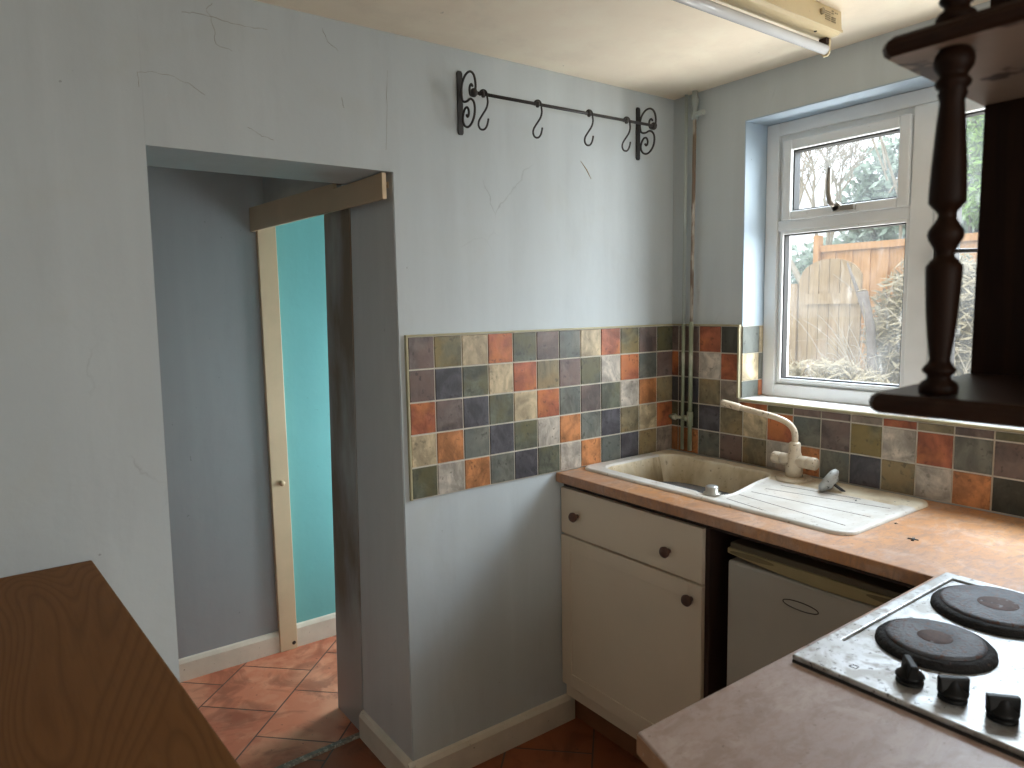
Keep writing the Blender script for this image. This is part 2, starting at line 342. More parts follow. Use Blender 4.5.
t.links.new(dirt,m2.inputs[0]); t.links.new(m1.outputs[0],m2.inputs[1]); t.links.new(tl.outputs[0],m2.inputs[2]); t.links.new(m2.outputs[0],out.inputs[0])
m_glass=n.m
# garden
m_fence=wood('orange_fence_board',(.36,.17,.055),(.48,.25,.09),2,(10,10,1),.7,.2)
m_gate=wood('weathered_gate_board',(.21,.135,.065),(.30,.21,.11),2,(10,14,1),.8,.25)
m_lawn=speckled('garden_ground',(.10,.11,.04),.3,6,.9,.5,.02,20,(.20,.16,.08),.55,speck_scale=10)
def leafmat(name,c,c2):
    n=NT(name); oi=n.t.nodes.new('ShaderNodeNewGeometry'); n.col(n.ramp(n.noise(7,5),[(.35,c),(.65,c2)])); n.rough(.5); n.b.inputs['Transmission Weight'].default_value=0; return n.m
m_ivy=leafmat('ivy_leaf',(.13,.19,.13),(.28,.36,.26))
m_lime=leafmat('bright_leaf',(.10,.21,.02),(.18,.30,.05))
m_twig=leafmat('dry_twig',(.26,.21,.14),(.34,.29,.21))
m_straw=leafmat('dry_straw',(.19,.15,.075),(.27,.225,.13))
m_olive=leafmat('dull_green_leaf',(.12,.13,.07),(.18,.18,.10))
m_bark=speckled('bark',(.13,.105,.085),.25,14,.9,.6,.01,20)
m_cut=speckled('cut_wood',(.34,.26,.17),.1,14,.8)
m_brick=speckled('garden_brick',(.30,.22,.17),.2,14,.9)
# ------------------------------------------------------------------ constants
H=2.307; WT=.944
XL=-2.66; YB=-3.62
# ------------------------------------------------------------------ room shell
mb=MB(); mb.box(XL-.3,.22,YB-.2,.37,-.12,0); struct('floor',mb,m_floor_k)
mb=MB(); mb.box(-2.9,.22,.37,1.32,-.12,0); fl=struct('floor_lobby',mb,m_floor_l)
mb=MB(); mb.box(XL-.3,.0,YB-.2,.0,H,H+.12)
mb.box(-2.9,0,.0,1.32,H,H+.12); struct('ceiling',mb,m_ceil)
# wall with the doorway: left block, right block, skewed lintel
mb=MB(); mb.hexa([(XL-.2,0,0),(-1.869,0,0),(-1.869,.262,0),(XL-.2,.262,0)],[(XL-.2,0,H),(-1.852,0,H),(-1.852,.262,H),(XL-.2,.262,H)]); mb.box(-1.210,0,0,.372,0,H)
mb.hexa([(-1.8545,0,1.922),(-1.2095,0,1.922),(-1.2095,.262,1.922),(-1.8545,.262,1.922)],[(-1.852,0,H),(-1.2095,0,H),(-1.2095,.262,H),(-1.852,.262,H)])
struct('wall_back',mb,m_wall)
# thin layer of the doorway's side in a slightly greyer colour
mb=MB(); mb.hexa([(-1.2125,.004,0),(-1.2105,.004,0),(-1.2105,.370,0),(-1.2125,.370,0)],[(-1.2125,.004,1.921),(-1.2105,.004,1.921),(-1.2105,.299,1.921),(-1.2125,.299,1.921)]); struct('trim_1',mb,m_door_reveal)
mb=MB(); mb.hexa([(-1.216,.375,0),(-1.206,.375,0),(-1.206,.600,0),(-1.216,.600,0)],[(-1.216,.304,1.915),(-1.206,.304,1.915),(-1.206,.518,1.915),(-1.216,.518,1.915)]); struct('trim_2',mb,m_rub,.002)
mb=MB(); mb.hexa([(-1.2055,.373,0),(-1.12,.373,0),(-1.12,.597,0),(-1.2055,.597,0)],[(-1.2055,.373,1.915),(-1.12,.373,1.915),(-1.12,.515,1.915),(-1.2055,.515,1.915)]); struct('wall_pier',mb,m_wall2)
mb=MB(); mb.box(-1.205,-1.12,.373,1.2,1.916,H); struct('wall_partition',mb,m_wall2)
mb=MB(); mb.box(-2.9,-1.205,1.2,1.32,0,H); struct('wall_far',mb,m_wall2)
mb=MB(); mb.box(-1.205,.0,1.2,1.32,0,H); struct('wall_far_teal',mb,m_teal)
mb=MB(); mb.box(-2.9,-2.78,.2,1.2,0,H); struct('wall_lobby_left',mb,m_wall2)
# window wall: opening y -.32..-1.47, z 1.165..2.162
WY0,WY1,WZ0,WZ1=-.322,-1.46,1.183,2.163
mb=MB(); mb.box(0,.22,.0,WY0,0,H); mb.box(0,.22,WY1,YB-.2,0,H); mb.box(0,.22,WY0,WY1,0,1.172); mb.box(0,.22,WY0,WY1,WZ1,H)
mb.box(0,.22,0,.62,0,H); mb.box(0,.22,1.10,1.32,0,H); mb.box(0,.22,.62,1.10,0,1.15); mb.box(0,.22,.62,1.10,2.05,H)
struct('wall_right',mb,m_wall)
mb=MB(); mb.box(.001,.219,WY0,WY0-.004,1.444,WZ1); mb.box(.001,.219,WY0-.004,WY1,WZ1,WZ1-.004); mb.box(.001,.219,WY1,WY1+.004,WZ0,WZ1-.004)
struct('trim_3',mb,m_reveal)
mb=MB(); mb.box(XL-.2,XL,YB,0,0,H); struct('wall_left',mb,m_wall)
mb=MB(); mb.box(XL,-2.1,YB-.12,YB,0,H); mb.box(-.6,0,YB-.12,YB,0,H); mb.box(-2.1,-.6,YB-.12,YB,0,1.15); mb.box(-2.1,-.6,YB-.12,YB,2.15,H)
struct('wall_front',mb,m_wall)
# baseboards
def skirting(name,pts,h,t=.018):
    """pts: list of (x,y) along the wall, inner side offset given by second list"""
    mb=MB(); (x0,y0,x1,y1,nx,ny)=pts
    prof=[(0,0),(t,0),(t,h-.018),(t*.55,h-.004),(0,h)]
    vs=[(x0+nx*a,y0+ny*a,z) for a,z in prof]+[(x1+nx*a,y1+ny*a,z) for a,z in prof]; k=5
    mb.add(vs,[(0,1,2,3,4),(9,8,7,6,5)]+[(i,(i+1)%k,k+(i+1)%k,k+i) for i in range(k)])
    return struct(name,mb,m_cream)
skirting('baseboard_back',(-1.2315,0,-.545,0,0,-1),.100,.019)
skirting('baseboard_doorway',(-1.2126,-.02,-1.2126,.368,-1,0),.100,.019)
skirting('baseboard_far',(-2.78,1.2,-1.247,1.2,0,-1),.095,.016)
skirting('baseboard_teal',(-1.168,1.2,0,1.2,0,-1),.105,.016)
cracks=[[(-1.7552,2.2415),(-1.7213,2.2467),(-1.6871,2.2449),(-1.6403,2.2409),(-1.609,2.238),(-1.5665,2.2444),(-1.5515,2.2427)],[(-1.6894,2.2444),(-1.6843,2.2152),(-1.6815,2.183),(-1.6442,2.1736)],
[(-1.2181,2.2033),(-1.222,2.1068),(-1.2302,1.9812)],[(-1.6155,1.9943),(-1.5985,1.9866),(-1.5814,1.9764),(-1.5509,1.9701)],[(-1.4063,2.2779),(-1.3911,2.2451),(-1.3636,2.2272)],
[(-1.3577,2.1078),(-1.3532,2.0794)],[(-1.8598,2.0858),(-1.8599,2.0522)],[(-1.8598,2.0858),(-1.83,2.091),(-1.7912,2.0909),(-1.7477,2.0775),(-1.7147,2.0571)],[(-1.6894,2.2444),(-1.7001,2.2583),(-1.6851,2.2778)]]
m_crack=speckled('crack_dirt',(.27,.26,.22),.2,30,.8); m_scratch=speckled('scratch_plaster',(.34,.27,.18),.2,30,.8)
wb=bpy.data.objects['wall_back']; rc=random.Random(3)
for L in cracks:
    P2=[]
    for (a,b),(c_,d_) in zip(L,L[1:]):
        for q_ in range(4): P2.append((a+(c_-a)*q_/4+rc.uniform(-.0018,.0018),-.0002,b+(d_-b)*q_/4+rc.uniform(-.0018,.0018)))
    P2.append((L[-1][0],-.0002,L[-1][1])); mb=MB(); mb.tube(P2,[.0006*rc.uniform(.3,1.1) for _ in P2],4,cap=False); mb.build('crack',m_crack,wb)
mb=MB(); mb.tube([(-.4826,-.0002,2.0288),(-.455,-.0002,2.002),(-.4338,-.0002,1.9721)],[.0009,.0026,.0009],5); mb.build('scratch',m_scratch,wb)
# sliding-door jamb against the far wall, with its little peg
mb=MB(); mb.box(-1.247,-1.168,1.175,1.2,0,1.9); j=struct('trim_4',mb,m_jamb,.003)
mb=MB(); mb.lathe((-1.205,1.175,.775),[(.011,0),(.012,-.006),(.007,-.012),(.012,-.022),(.006,-.028)],12,'y'); p=mb.build('knob',m_jamb,j)
mb=MB(); mb.lathe((-1.185,1.1745,.030),[(.004,0),(.009,-.0008),(.004,-.0012)],9,'y'); mb.build('chipped_hole',m_dark,j)
# threshold strip in the doorway floor
mb=MB(); y=.362
mb.hexa([(-1.866,.345,0),(-1.215,.368,0),(-1.215,.396,0),(-1.866,.373,0)],[(-1.866,.349,.007),(-1.215,.372,.007),(-1.215,.392,.007),(-1.866,.369,.007)])
mb.build('threshold_strip',m_metal_strip); tag(bpy.data.objects['threshold_strip'],'worn metal threshold strip across the doorway floor','threshold strip')
# pelmet board over the sliding door
pel=thing('pelmet_board',(-1.24,0,1.83),'long brown painted board high along the doorway side, hiding the sliding door track','board')
mb=MB(); prof=[(0.002,1.843),(0.002,1.918),(.335,1.918),(.340,1.936),(1.196,1.960),(1.196,1.861)]
def px_(yv,off): return -1.246-.024*yv/1.2+off
mb.hexa([(px_(a,0),a,b) for a,b in prof],[(px_(a,.012),a,b) for a,b in prof]); mb.build('board',m_brownboard,pel,.0015)
mb=MB(); mb.box(-1.2465,-1.2335,-.0005,.0018,1.845,1.916); mb.build('raw_end',m_jamb,pel)
mb=MB(); mb.tube([(-1.234,.03,1.893),(-1.2126,.03,1.893)],.004,8); mb.box(-1.2185,-1.2155,.020,.034,1.880,1.897); mb.build('track_bracket',m_jamb,pel)
# ------------------------------------------------------------------ window
win=thing('window_1',(.17,-.89,WZ0),None,None); del_=win; win['kind']='structure'
FX0,FX1=.125,.195
def frame(mb,y0,y1,z0,z1,w,x0,x1,wb=None,wt=None):
    wb=wb or w; wt=wt or w
    mb.box(x0,x1,y0,y0-w,z0,z1); mb.box(x0,x1,y1+w,y1,z0,z1); mb.box(x0,x1,y0-w,y1+w,z0,z0+wb); mb.box(x0,x1,y0-w,y1+w,z1-wt,z1)
ya,yb=-.327,-1.455
mb=MB(); frame(mb,ya,yb,1.1835,2.158,.048,FX0,FX1,.045,.045); f=mb.build('frame',m_pvc,win,.003)
mb=MB(); frame(mb,ya-.046,yb+.046,1.231,2.115,.024,FX0+.016,FX1-.01); mb.build('frame_step',m_pvc,win,.002)
mb=MB(); mb.box(FX0-.002,FX1,-.832,-.905,1.233,2.113); mb.build('mullion',m_pvc,win,.006)
mb=MB(); mb.box(FX0+.002,FX1,-.375,-.833,1.778,1.818); mb.build('transom',m_pvc,win,.006)
# top-hung vent
mb=MB(); frame(mb,-.397,-.829,1.815,2.092,.034,FX0-.010,FX1-.02,.031,.036); v=mb.build('vent_sash',m_pvc,win,.005)
mb=MB(); frame(mb,-.431,-.795,1.846,2.056,.005,FX0+.006,FX1-.03); mb.build('gasket',m_rubber,v)
mb=MB(); mb.box(.160,.164,-.430,-.796,1.845,2.057); mb.build('pane',m_glass,v)
# vent handle: stay pointing up
mb=MB(); mb.box(.098,.115,-.598,-.668,1.824,1.840); mb.lathe((.106,-.606,1.840),[(.014,-.008),(.016,0),(.014,.010),(.008,.016)],14,'x')
mb.tube([(.096,-.604,1.842),(.088,-.594,1.856),(.084,-.590,1.885),(.085,-.589,1.93),(.088,-.589,1.966)],[.009,.0095,.0085,.0075,.006],10)
mb.build('vent_handle',m_steel if False else speckled('grey_handle',(.30,.27,.23),.15,20,.4,metal=.4),v)
# fixed lower pane
mb=MB(); frame(mb,-.386,-.8325,1.240,1.780,.012,FX0+.004,FX1-.02); b=mb.build('glazing_bead',m_pvc,win,.003)
mb=MB(); frame(mb,-.398,-.8205,1.252,1.768,.004,FX0+.012,FX1-.03); mb.build('gasket',m_rubber,b)
mb=MB(); mb.box(.160,.164,-.398,-.821,1.252,1.769); mb.build('pane',m_glass,b)
# side casement
mb=MB(); frame(mb,-.908,-1.404,1.236,2.110,.050,FX0-.012,FX1-.02); v=mb.build('casement_sash',m_pvc,win,.005)
mb=MB(); frame(mb,-.958,-1.354,1.286,2.060,.005,FX0+.006,FX1-.03); mb.build('gasket',m_rubber,v)
mb=MB(); mb.box(.160,.164,-.959,-1.353,1.287,2.059); mb.build('pane',m_glass,v)
mb=MB(); mb.box(.098,.113,-.918,-.944,1.60,1.70); mb.tube([(.104,-.932,1.675),(.085,-.935,1.672),(.078,-.95,1.668),(.078,-1.045,1.664)],[.009,.008,.0075,.006],8)
mb.build('casement_handle',m_darkmetal,v)
# sill board with its front nosing
mb=MB(); mb.box(-.004,.140,WY0-.001,WY1+.001,1.1725,1.183); struct('trim_5',mb,m_sill,.002)
mb=MB(); mb.box(-.0125,-.0045,WY0-.002,WY1-.3,1.1725,1.1815); struct('trim_6',mb,m_trim,.002)
# ------------------------------------------------------------------ splashback tiles
P=.1; G=.0016
def tile_row(mb,row,axis,start,z0,z1,widths=None,side=0,off=.006):
    """axis 'x': along wall_back, running +x from start ; 'y': along wall_right running -y"""
    pos=start
    for i,ch in enumerate(row):
        w_=widths[i] if widths else P
        if ch!=' ':
            a,b=pos+G,pos+w_-G
            mi=TK.index(ch)+1; e=.0016
            if axis=='x':
                bb=[(a,-.003,z0+G),(b,-.003,z0+G),(b,-.003,z1-G),(a,-.003,z1-G)]
                tt=[(a+e,-off-.002,z0+G+e),(b-e,-off-.002,z0+G+e),(b-e,-off-.002,z1-G-e),(a+e,-off-.002,z1-G-e)]
            else:
                bb=[(-.003,-a,z0+G),(-.003,-b,z0+G),(-.003,-b,z1-G),(-.003,-a,z1-G)]
                tt=[(-off-.002,-a-e,z0+G+e),(-off-.002,-b+e,z0+G+e),(-off-.002,-b+e,z1-G-e),(-off-.002,-a-e,z1-G-e)]
            mb.hexa(bb,tt,mi)
        pos+=w_
TT=1.444
sp=thing('tiled_splashback',(-.6,0,WT),'chequered slate-coloured wall tiles beside the doorway, running behind the sink end','splashback')
mb=MB(); mb.box(-1.187,-.001,-.005,-.0005,WT+.001,TT)
rows=['POCRGPSCROPG','PBGCRKPGWRSP','RPBGCRSPGWTK','CTSBGWTSBKCR','GWTSBGWTSBKM']
ws=[.0895]+[P]*10+[.0955]
for k_,row in enumerate(rows): tile_row(mb,row,'x',-1.185,TT-P*(k_+1)+(0 if k_<4 else .001),TT-P*k_,ws)
mb.build('tiles',TILE_MATS,sp)
mb=MB(); mb.box(-1.193,-1.186,-.012,0,WT+.001,TT+.006); mb.box(-1.186,-.009,-.012,0,TT,TT+.006); mb.build('edge_trim',m_trim,sp,.001)
s2=thing('tiled_splashback',(0,-1,WT),'chequered slate-coloured wall tiles under and beside the window, above the worktop','splashback')
mb=MB(); mb.box(-.005,0,-.006,-.322,WT+.001,TT); mb.box(-.005,0,-.322,-2.6,WT+.001,1.171)
wsr=[.034,.1,.1,.082]; 
for k_,row in enumerate(['PPRD','RPWR','BBKM','GGBK','TTSP']):
    w4=[.034,.1,.1,.082]
    if k_>=3: continue
    tile_row(mb,row,'y',.006,TT-P*(k_+1),TT-P*k_,w4)
low4='GDBKCRSPOWRSPKBRGC'+'SPKWR'; low5='TTSPKWTSBKWTDPGKBS'+'RGKPB'; cut='    ORGPPCRKPGOSRP'+'GWKPB'
# rows share the same vertical joints
full=[.034]+[P]*22
tile_row(mb,low4,'y',.006,TT-.4,TT-.3,full); tile_row(mb,low5,'y',.006,WT+.001,TT-.4,full)
cutrow='    RGPPCRKPGOSRPGWKPB'
w5=[.034,.1,.1,.082]+[.018]+[P]*18
tile_row(mb,'    RGPPMRKPGOSRPGWKPBC','y',.006,TT-.3,1.171,[.034,.1,.1,.082,.118-.002]+[P]*18 if False else [.034,.1,.1,.082,.018+.1]+[P]*18)
mb.build('tiles',TILE_MATS,s2)
mb=MB(); mb.box(-.012,0,-.010,-.322,TT,TT+.006); mb.box(-.014,-.002,-.316,-.3235,1.184,TT+.006); mb.build('edge_trim',m_trim,s2,.001)
# return tiles on the window reveal
mb=MB(); mb.box(.0,.124,-.3225,-.3265,1.184,TT)
for k_,(a,b) in enumerate(['SC','CS','SR']):
    z1=TT-P*k_; z0=max(z1-P,1.184)
    for (x0,x1,ch) in ((-.002,.098,a),(.098,.123,b)):
        mb.hexa([(x0+G,-.326,z0+G),(x1-G,-.326,z0+G),(x1-G,-.326,z1-G),(x0+G,-.326,z1-G)],[(x0+G,-.330,z0+G),(x1-G,-.330,z0+G),(x1-G,-.330,z1-G),(x0+G,-.330,z1-G)],TK.index(ch)+1)
mb.build('reveal_tiles',TILE_MATS,s2)
# ------------------------------------------------------------------ pipes in the corner
p1=thing('water_pipe',(-.022,-.075,.96),'thin grey-green painted pipe nearest the corner of the room, from ceiling to worktop','pipe')
mb=MB(); mb.tube([(-.024,-.076,.958),(-.024,-.078,1.45)],.0068,12); mb.build('lower_run',m_pipe_green,p1)
mb=MB(); mb.tube([(-.024,-.078,1.45),(-.022,-.080,2.303)],.0068,12); mb.build('upper_run',m_pipe,p1)
p2=thing('water_pipe',(-.024,-.112,.96),'rust-streaked pipe with a tee near the sink and a fitting at the ceiling','pipe')
mb=MB(); mb.tube([(-.024,-.113,.958),(-.024,-.115,1.46)],.0085,12); mb.build('lower_run',m_pipe_green,p2)
mb=MB(); mb.tube([(-.024,-.115,1.46),(-.023,-.121,2.25)],.0068,12); mb.build('upper_run',m_rust,p2)
mb=MB(); mb.lathe((-.023,-.121,2.205),[(.010,0),(.014,.006),(.014,.022),(.011,.026),(.011,.05),(.015,.054),(.015,.078),(.010,.084),(.010,.102)],8)
mb.tube([(-.025,-.121,2.222),(-.028,-.165,2.222)],.010,10); mb.build('compression_fitting',m_pipe,p2)
mb=MB(); mb.tube([(-.024,-.113,1.083),(-.024,-.012,1.083)],.0072,12); mb.lathe((-.024,-.113,1.055),[(.012,0),(.012,.056)],12)
mb.lathe((-.024,-.043,1.083),[(.013,0),(.013,.018)],6,'y',smooth=False); mb.lathe((-.024,-.098,1.083),[(.012,-.006),(.012,.016)],12,'y'); mb.build('tee_branch',m_pipe_green,p2)
# ------------------------------------------------------------------ worktops
TH=.033
top=thing('kitchen_worktop',(-.3,-.9,WT-TH),'worn tan laminate worktop turning from the window wall into the peninsula with the hob','worktop')
SX0,SX1,SY0,SY1=-.518,-.038,-.018,-1.012   # sink outline
xs=[-1.1,-.616,-.50,-.055,-.0095]; ys=[-2.45,-1.25,-.998,-.035,-.006]
keep=[(1,1),(2,1),(3,1),(1,2),(3,2),(1,3),(2,3),(3,3),(0,0),(1,0),(2,0),(3,0)]
mb=MB(); mb.cells(xs,ys,keep,WT-TH,WT)
mb.build('window_run',m_top,top,.003)
mb=MB(); O=[(-1.1,-1.25),(-1.1,-2.45),(-1.605,-2.45),(-1.59,-1.5),(-1.511,-1.247)]
mb.hexa([(a,b,WT-TH) for a,b in O],[(a,b,WT) for a,b in O]); mb.build('peninsula_end',m_top,top,.003)
O2=[(-1.511,-1.247),(-1.59,-1.5),(-1.605,-2.45)]
mb=MB()
for (a,b),(c_,d_) in zip(O2,O2[1:]):
    mb.hexa([(a-.0012,b,WT-TH+.002),(c_-.0012,d_,WT-TH+.002),(c_-.0002,d_,WT-TH+.002),(a-.0002,b,WT-TH+.002)],[(a-.0012,b,WT-.003),(c_-.0012,d_,WT-.003),(c_-.0002,d_,WT-.003),(a-.0002,b,WT-.003)])
mb.build('edge_band',m_edge,top)
lw=thing('worktop',(-2.3,-.6,WT-TH),'dark brown oak-effect worktop in the left foreground, against the wall beside the doorway','worktop')
mb=MB(); O=[(-2.655,-.003),(-2.033,-.003),(-1.955,-1.25),(-2.655,-1.25)]
mb.hexa([(a,b,WT-TH) for a,b in O],[(a,b,WT+.011) for a,b in O]); mb.build('slab',m_brown,lw,.004)
lc=thing('base_cabinet',(-2.35,-.6,0),'white base cabinet under the dark brown worktop','cabinet')
mb=MB(); mb.box(-2.655,-2.09,-.004,-1.2,.10,WT-TH); mb.box(-2.655,-2.13,-.004,-1.2,0,.10); mb.build('body',m_white,lc,.002)
for y0,y1 in ((-.01,-.595),(-.603,-1.195)):
    mb=MB(); mb.box(-2.09,-2.072,y0,y1,.12,WT-TH-.01); dd=mb.build('door',m_white,lc,.002)
    mb=MB(); mb.lathe((-2.072,y1+.05,.80),[(.006,0),(.006,.012),(.014,.018),(.014,.026),(.006,.030)],14,'x'); mb.build('knob',m_knob,dd)
# peninsula cabinet
pc=thing('base_cabinet',(-1.1,-1.85,0),'white base cabinet under the hob end of the worktop','cabinet')
mb=MB(); mb.box(-1.46,-.62,-1.27,-2.42,.10,WT-TH); mb.box(-1.42,-.62,-1.29,-2.42,0,.10); mb.build('body',m_white,pc,.002)
for y0,y1 in ((-1.275,-1.845),(-1.85,-2.415)):
    mb=MB(); mb.box(-1.478,-1.46,y0,y1,.12,WT-TH-.01); dd=mb.build('door',m_white,pc,.002)
    mb=MB(); mb.lathe((-1.478,y1+.05,.80),[(.006,0),(.006,-.012),(.014,-.018),(.014,-.026),(.006,-.030)],14,'x'); mb.build('knob',m_knob,dd)
# sink cabinet
cx=-.592
sc_=thing('sink_cabinet',(-.3,-.31,0),'white base cabinet under the sink with one drawer above one door','cabinet')
mb=MB(); mb.box(cx+.019,-.555,-.004,-.622,.10,.86); mb.box(cx+.03,-.02,-.004,-.020,.10,.888); mb.box(cx+.03,-.02,-.604,-.622,.10,.888); mb.box(cx+.02,-.02,-.02,-.604,.10,.118); mb.box(-.03,-.02,-.02,-.604,.118,.75)
mb.build('carcass',m_white,sc_)
mb=MB(); mb.box(cx,cx+.018,-.005,-.628,.722,.888); dr=mb.build('drawer',m_white,sc_,.003)
def knob(y,z,parent,x=cx):
    mb=MB(); mb.lathe((x,y,z),[(.0075,.0),(.0075,-.010),(.016,-.016),(.0175,-.024),(.013,-.030),(.004,-.032)],16,'x'); return mb.build('knob',m_knob,parent)
knob(-.092,.800,dr); knob(-.505,.790,dr)
# shaker style door with thin raised border
DZ0,DZ1,DY0,DY1=.154,.714,-.003,-.628
mb=MB(); mb.cells([0,1],[0,1],[],0,1)
mb=MB(); mb.box(cx+.004,cx+.018,DY0,DY1,DZ0,DZ1)
b_=.050; mb.box(cx,cx+.0045,DY0,DY0-b_,DZ0,DZ1); mb.box(cx,cx+.0045,DY1+b_,DY1,DZ0,DZ1); mb.box(cx,cx+.0045,DY0-b_,DY1+b_,DZ0,DZ0+b_); mb.box(cx,cx+.0045,DY0-b_,DY1+b_,DZ1-b_,DZ1)
dr2=mb.build('door',m_white,sc_,.0015); knob(-.590,.668,dr2)
mb=MB(); mb.box(-.535,-.519,-.003,-.70,0,.098); mb.build('plinth',m_plinth,sc_)
# dark support panel between cabinet and fridge
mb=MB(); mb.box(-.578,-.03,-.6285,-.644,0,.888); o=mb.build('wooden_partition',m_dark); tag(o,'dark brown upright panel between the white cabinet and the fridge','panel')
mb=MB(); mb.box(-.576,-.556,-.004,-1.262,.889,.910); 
o=mb.build('gap_shade_strip',m_dark); tag(o,'long dark strip drawn for the shaded gap under the worktop edge, above the drawer and the fridge','rail')  # dark strip stands in for the shade in the gap below the worktop
# fridge
fx=-.555
m_grip=speckled('grip_plastic',(.20,.15,.07),.1,8,.5)
fr=thing('fridge',(-.3,-.975,0),'small off-white under-counter fridge with a yellowed top grip strip','fridge')
mb=MB(); mb.box(fx+.05,-.02,-.688,-1.245,.02,.835); mb.build('cabinet',m_fridge,fr,.006)
mb=MB(); mb.box(fx+.002,fx+.045,-.686,-1.247,.045,.806); fd=mb.build('door',m_fridge,fr,.008)
mb=MB(); cs=[(-.686,.842),(-.686,.826),(-.74,.820),(-.86,.811),(-.975,.807),(-1.09,.810),(-1.2,.819),(-1.247,.825),(-1.247,.842)]
mb.hexa([(fx,a,b) for a,b in cs],[(fx+.047,a,b) for a,b in cs]); tr_=mb.build('grip_strip',m_fridgecap,fd,.003)
mb=MB()
for yc in (-.765,-1.15):
    mb=MB(); pts=[(fx-.001,yc+.07*math.cos(a),.832+.007*math.sin(a)) for a in [2*PI*i/20 for i in range(20)]]
    mb.hexa(pts,[(x+.004,y,z) for x,y,z in pts]); mb.build('grip_recess',m_grip,tr_)
mb=MB(); pts=[(fx+.0008,-.912+.050*math.cos(a)*1.0,.744+.011*math.sin(a)+.0) for a in [2*PI*i/28 for i in range(29)]]; mb.tube(pts,.0012,5,cap=False); mb.build('oval_badge',m_dark,fd)
mb=MB(); mb.box(fx+.006,-.02,-.690,-1.243,.836,.858); mb.build('top_lid',speckled('fridge_lid',(.13,.10,.06),.1,8,.5),fr,.004)
for xx in (fx+.08,-.08):
    for yy in (-.74,-1.2): mb=MB(); mb.box(xx-.02,xx+.02,yy-.015,yy+.015,0,.022); mb.build('foot',m_black,fr)
# ------------------------------------------------------------------ sink
sk=thing('kitchen_sink',(-.278,0,WT),'cream composite sink with a stained bowl and ribbed drainer','sink')
def rrdist(x,y,x0,x1,y0,y1,rad):
    """signed distance to rounded rectangle, negative inside"""
    cx_,cy_=(x0+x1)/2,(y0+y1)/2; hx,hy=abs(x1-x0)/2-rad,abs(y1-y0)/2-rad
    dx,dy=abs(x-cx_)-hx,abs(y-cy_)-hy
    return math.hypot(max(dx,0),max(dy,0))+min(max(dx,dy),0)-rad
def sst(a,b,t):
    t=max(0,min(1,(t-a)/(b-a))); return t*t*(3-2*t)
BZ=.135
def sinkz(x,y):
    z=.0095
    do=rrdist(x,y,SX0,SX1,SY0,SY1,.05)
    z-=.0075*sst(-.009,0,do)**2
    # bowl
    yb=-.545-.05*sst(-.15,-.45,x)
    db=rrdist(x,y,-.470,-.092,-.066,yb,.07)
    if db<0: z-=BZ*sst(0,.045,-db)*1.0+.006*sst(0,.012,-db)
    # drainer tray
    dd=rrdist(x,y,-.492,-.142,-.50,-.985,.045)
    if dd<0 and db>=-.0: z-=.0060*sst(0,.007,-dd)*sst(-.003,.004,db)
    # tap ledge
    return z
NX,NY=140,280
vs=[];fs=[]
def snap(x,y):
    rad=.055; cx_,cy_=(SX0+SX1)/2,(SY0+SY1)/2; hx,hy=(SX1-SX0)/2-rad,(SY0-SY1)/2-rad
    dx,dy=x-cx_,y-cy_; ax,ay=abs(dx)-hx,abs(dy)-hy
    if ax>0 and ay>0:
        # map the square corner onto the quarter disc
        m=max(ax,ay); l=math.hypot(ax,ay); k=m/l; ax*=k; ay*=k
        return cx_+math.copysign(hx+ax,dx),cy_+math.copysign(hy+ay,dy)
    return x,y
for j in range(NY+1):
    for i in range(NX+1):
        x,y=snap(SX0+(SX1-SX0)*i/NX,SY0+(SY1-SY0)*j/NY); vs.append((x,y,WT+sinkz(x,y)))
for j in range(NY):
    for i in range(NX):
        a=j*(NX+1)+i; fs.append((a,a+1,a+NX+2,a+NX+1))
mb=MB(); mb.add(vs,fs,0,True)
per=[i for i in range(NX+1)]+[j*(NX+1)+NX for j in range(1,NY+1)]+[NY*(NX+1)+i for i in range(NX-1,-1,-1)]+[j*(NX+1) for j in range(NY-1,0,-1)]
m0=len(mb.v); mb.v+= [(mb.v[i][0],mb.v[i][1],WT+.0005) for i in per]; n_=len(per)
for i in range(n_): mb.f.append([per[i],m0+i,m0+(i+1)%n_,per[(i+1)%n_]]); mb.m.append(0); mb.sm.append(True)
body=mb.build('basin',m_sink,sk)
# raised round ledge the tap stands on
mb=MB(); mb.lathe((-.098,-.605,WT+.003),[(.060,0),(.060,.008),(.054,.0115),(.02,.0125)],28); mb.build('tap_ledge',m_beige,sk)
# drainer grooves
zt=WT+.0036
for x0,y0,x1,y1 in ((-.266,-.612,-.194,-.960),(-.331,-.606,-.313,-.965),(-.388,-.602,-.434,-.960),(-.453,-.606,-.482,-.79),(-.195,-.620,-.163,-.86)):
    mb=MB(); mb.hexa([(x0-.0012,y0,zt-.001),(x0+.0012,y0,zt-.001),(x1+.0012,y1,zt-.001),(x1-.0012,y1,zt-.001)],[(x0-.0012,y0,zt+.0004),(x0+.0012,y0,zt+.0004),(x1+.0012,y1,zt+.0004),(x1-.0012,y1,zt+.0004)])
    mb.build('drainer_groove',m_groove,sk)
mb=MB(); pts=[]
for i in range(40):
    a=2*PI*i/40; pts.append((-.281+.163*math.copysign(abs(math.cos(a))**.6,math.cos(a)),-.305+.214*math.copysign(abs(math.sin(a))**.6,math.sin(a)),0))
zw=WT-.086
mb.hexa([(a,b,zw-.006) for a,b,_ in pts],[(a,b,zw) for a,b,_ in pts]); o=mb.build('water',m_water); tag(o,'shallow grey water lying in the bottom of the sink bowl','water')
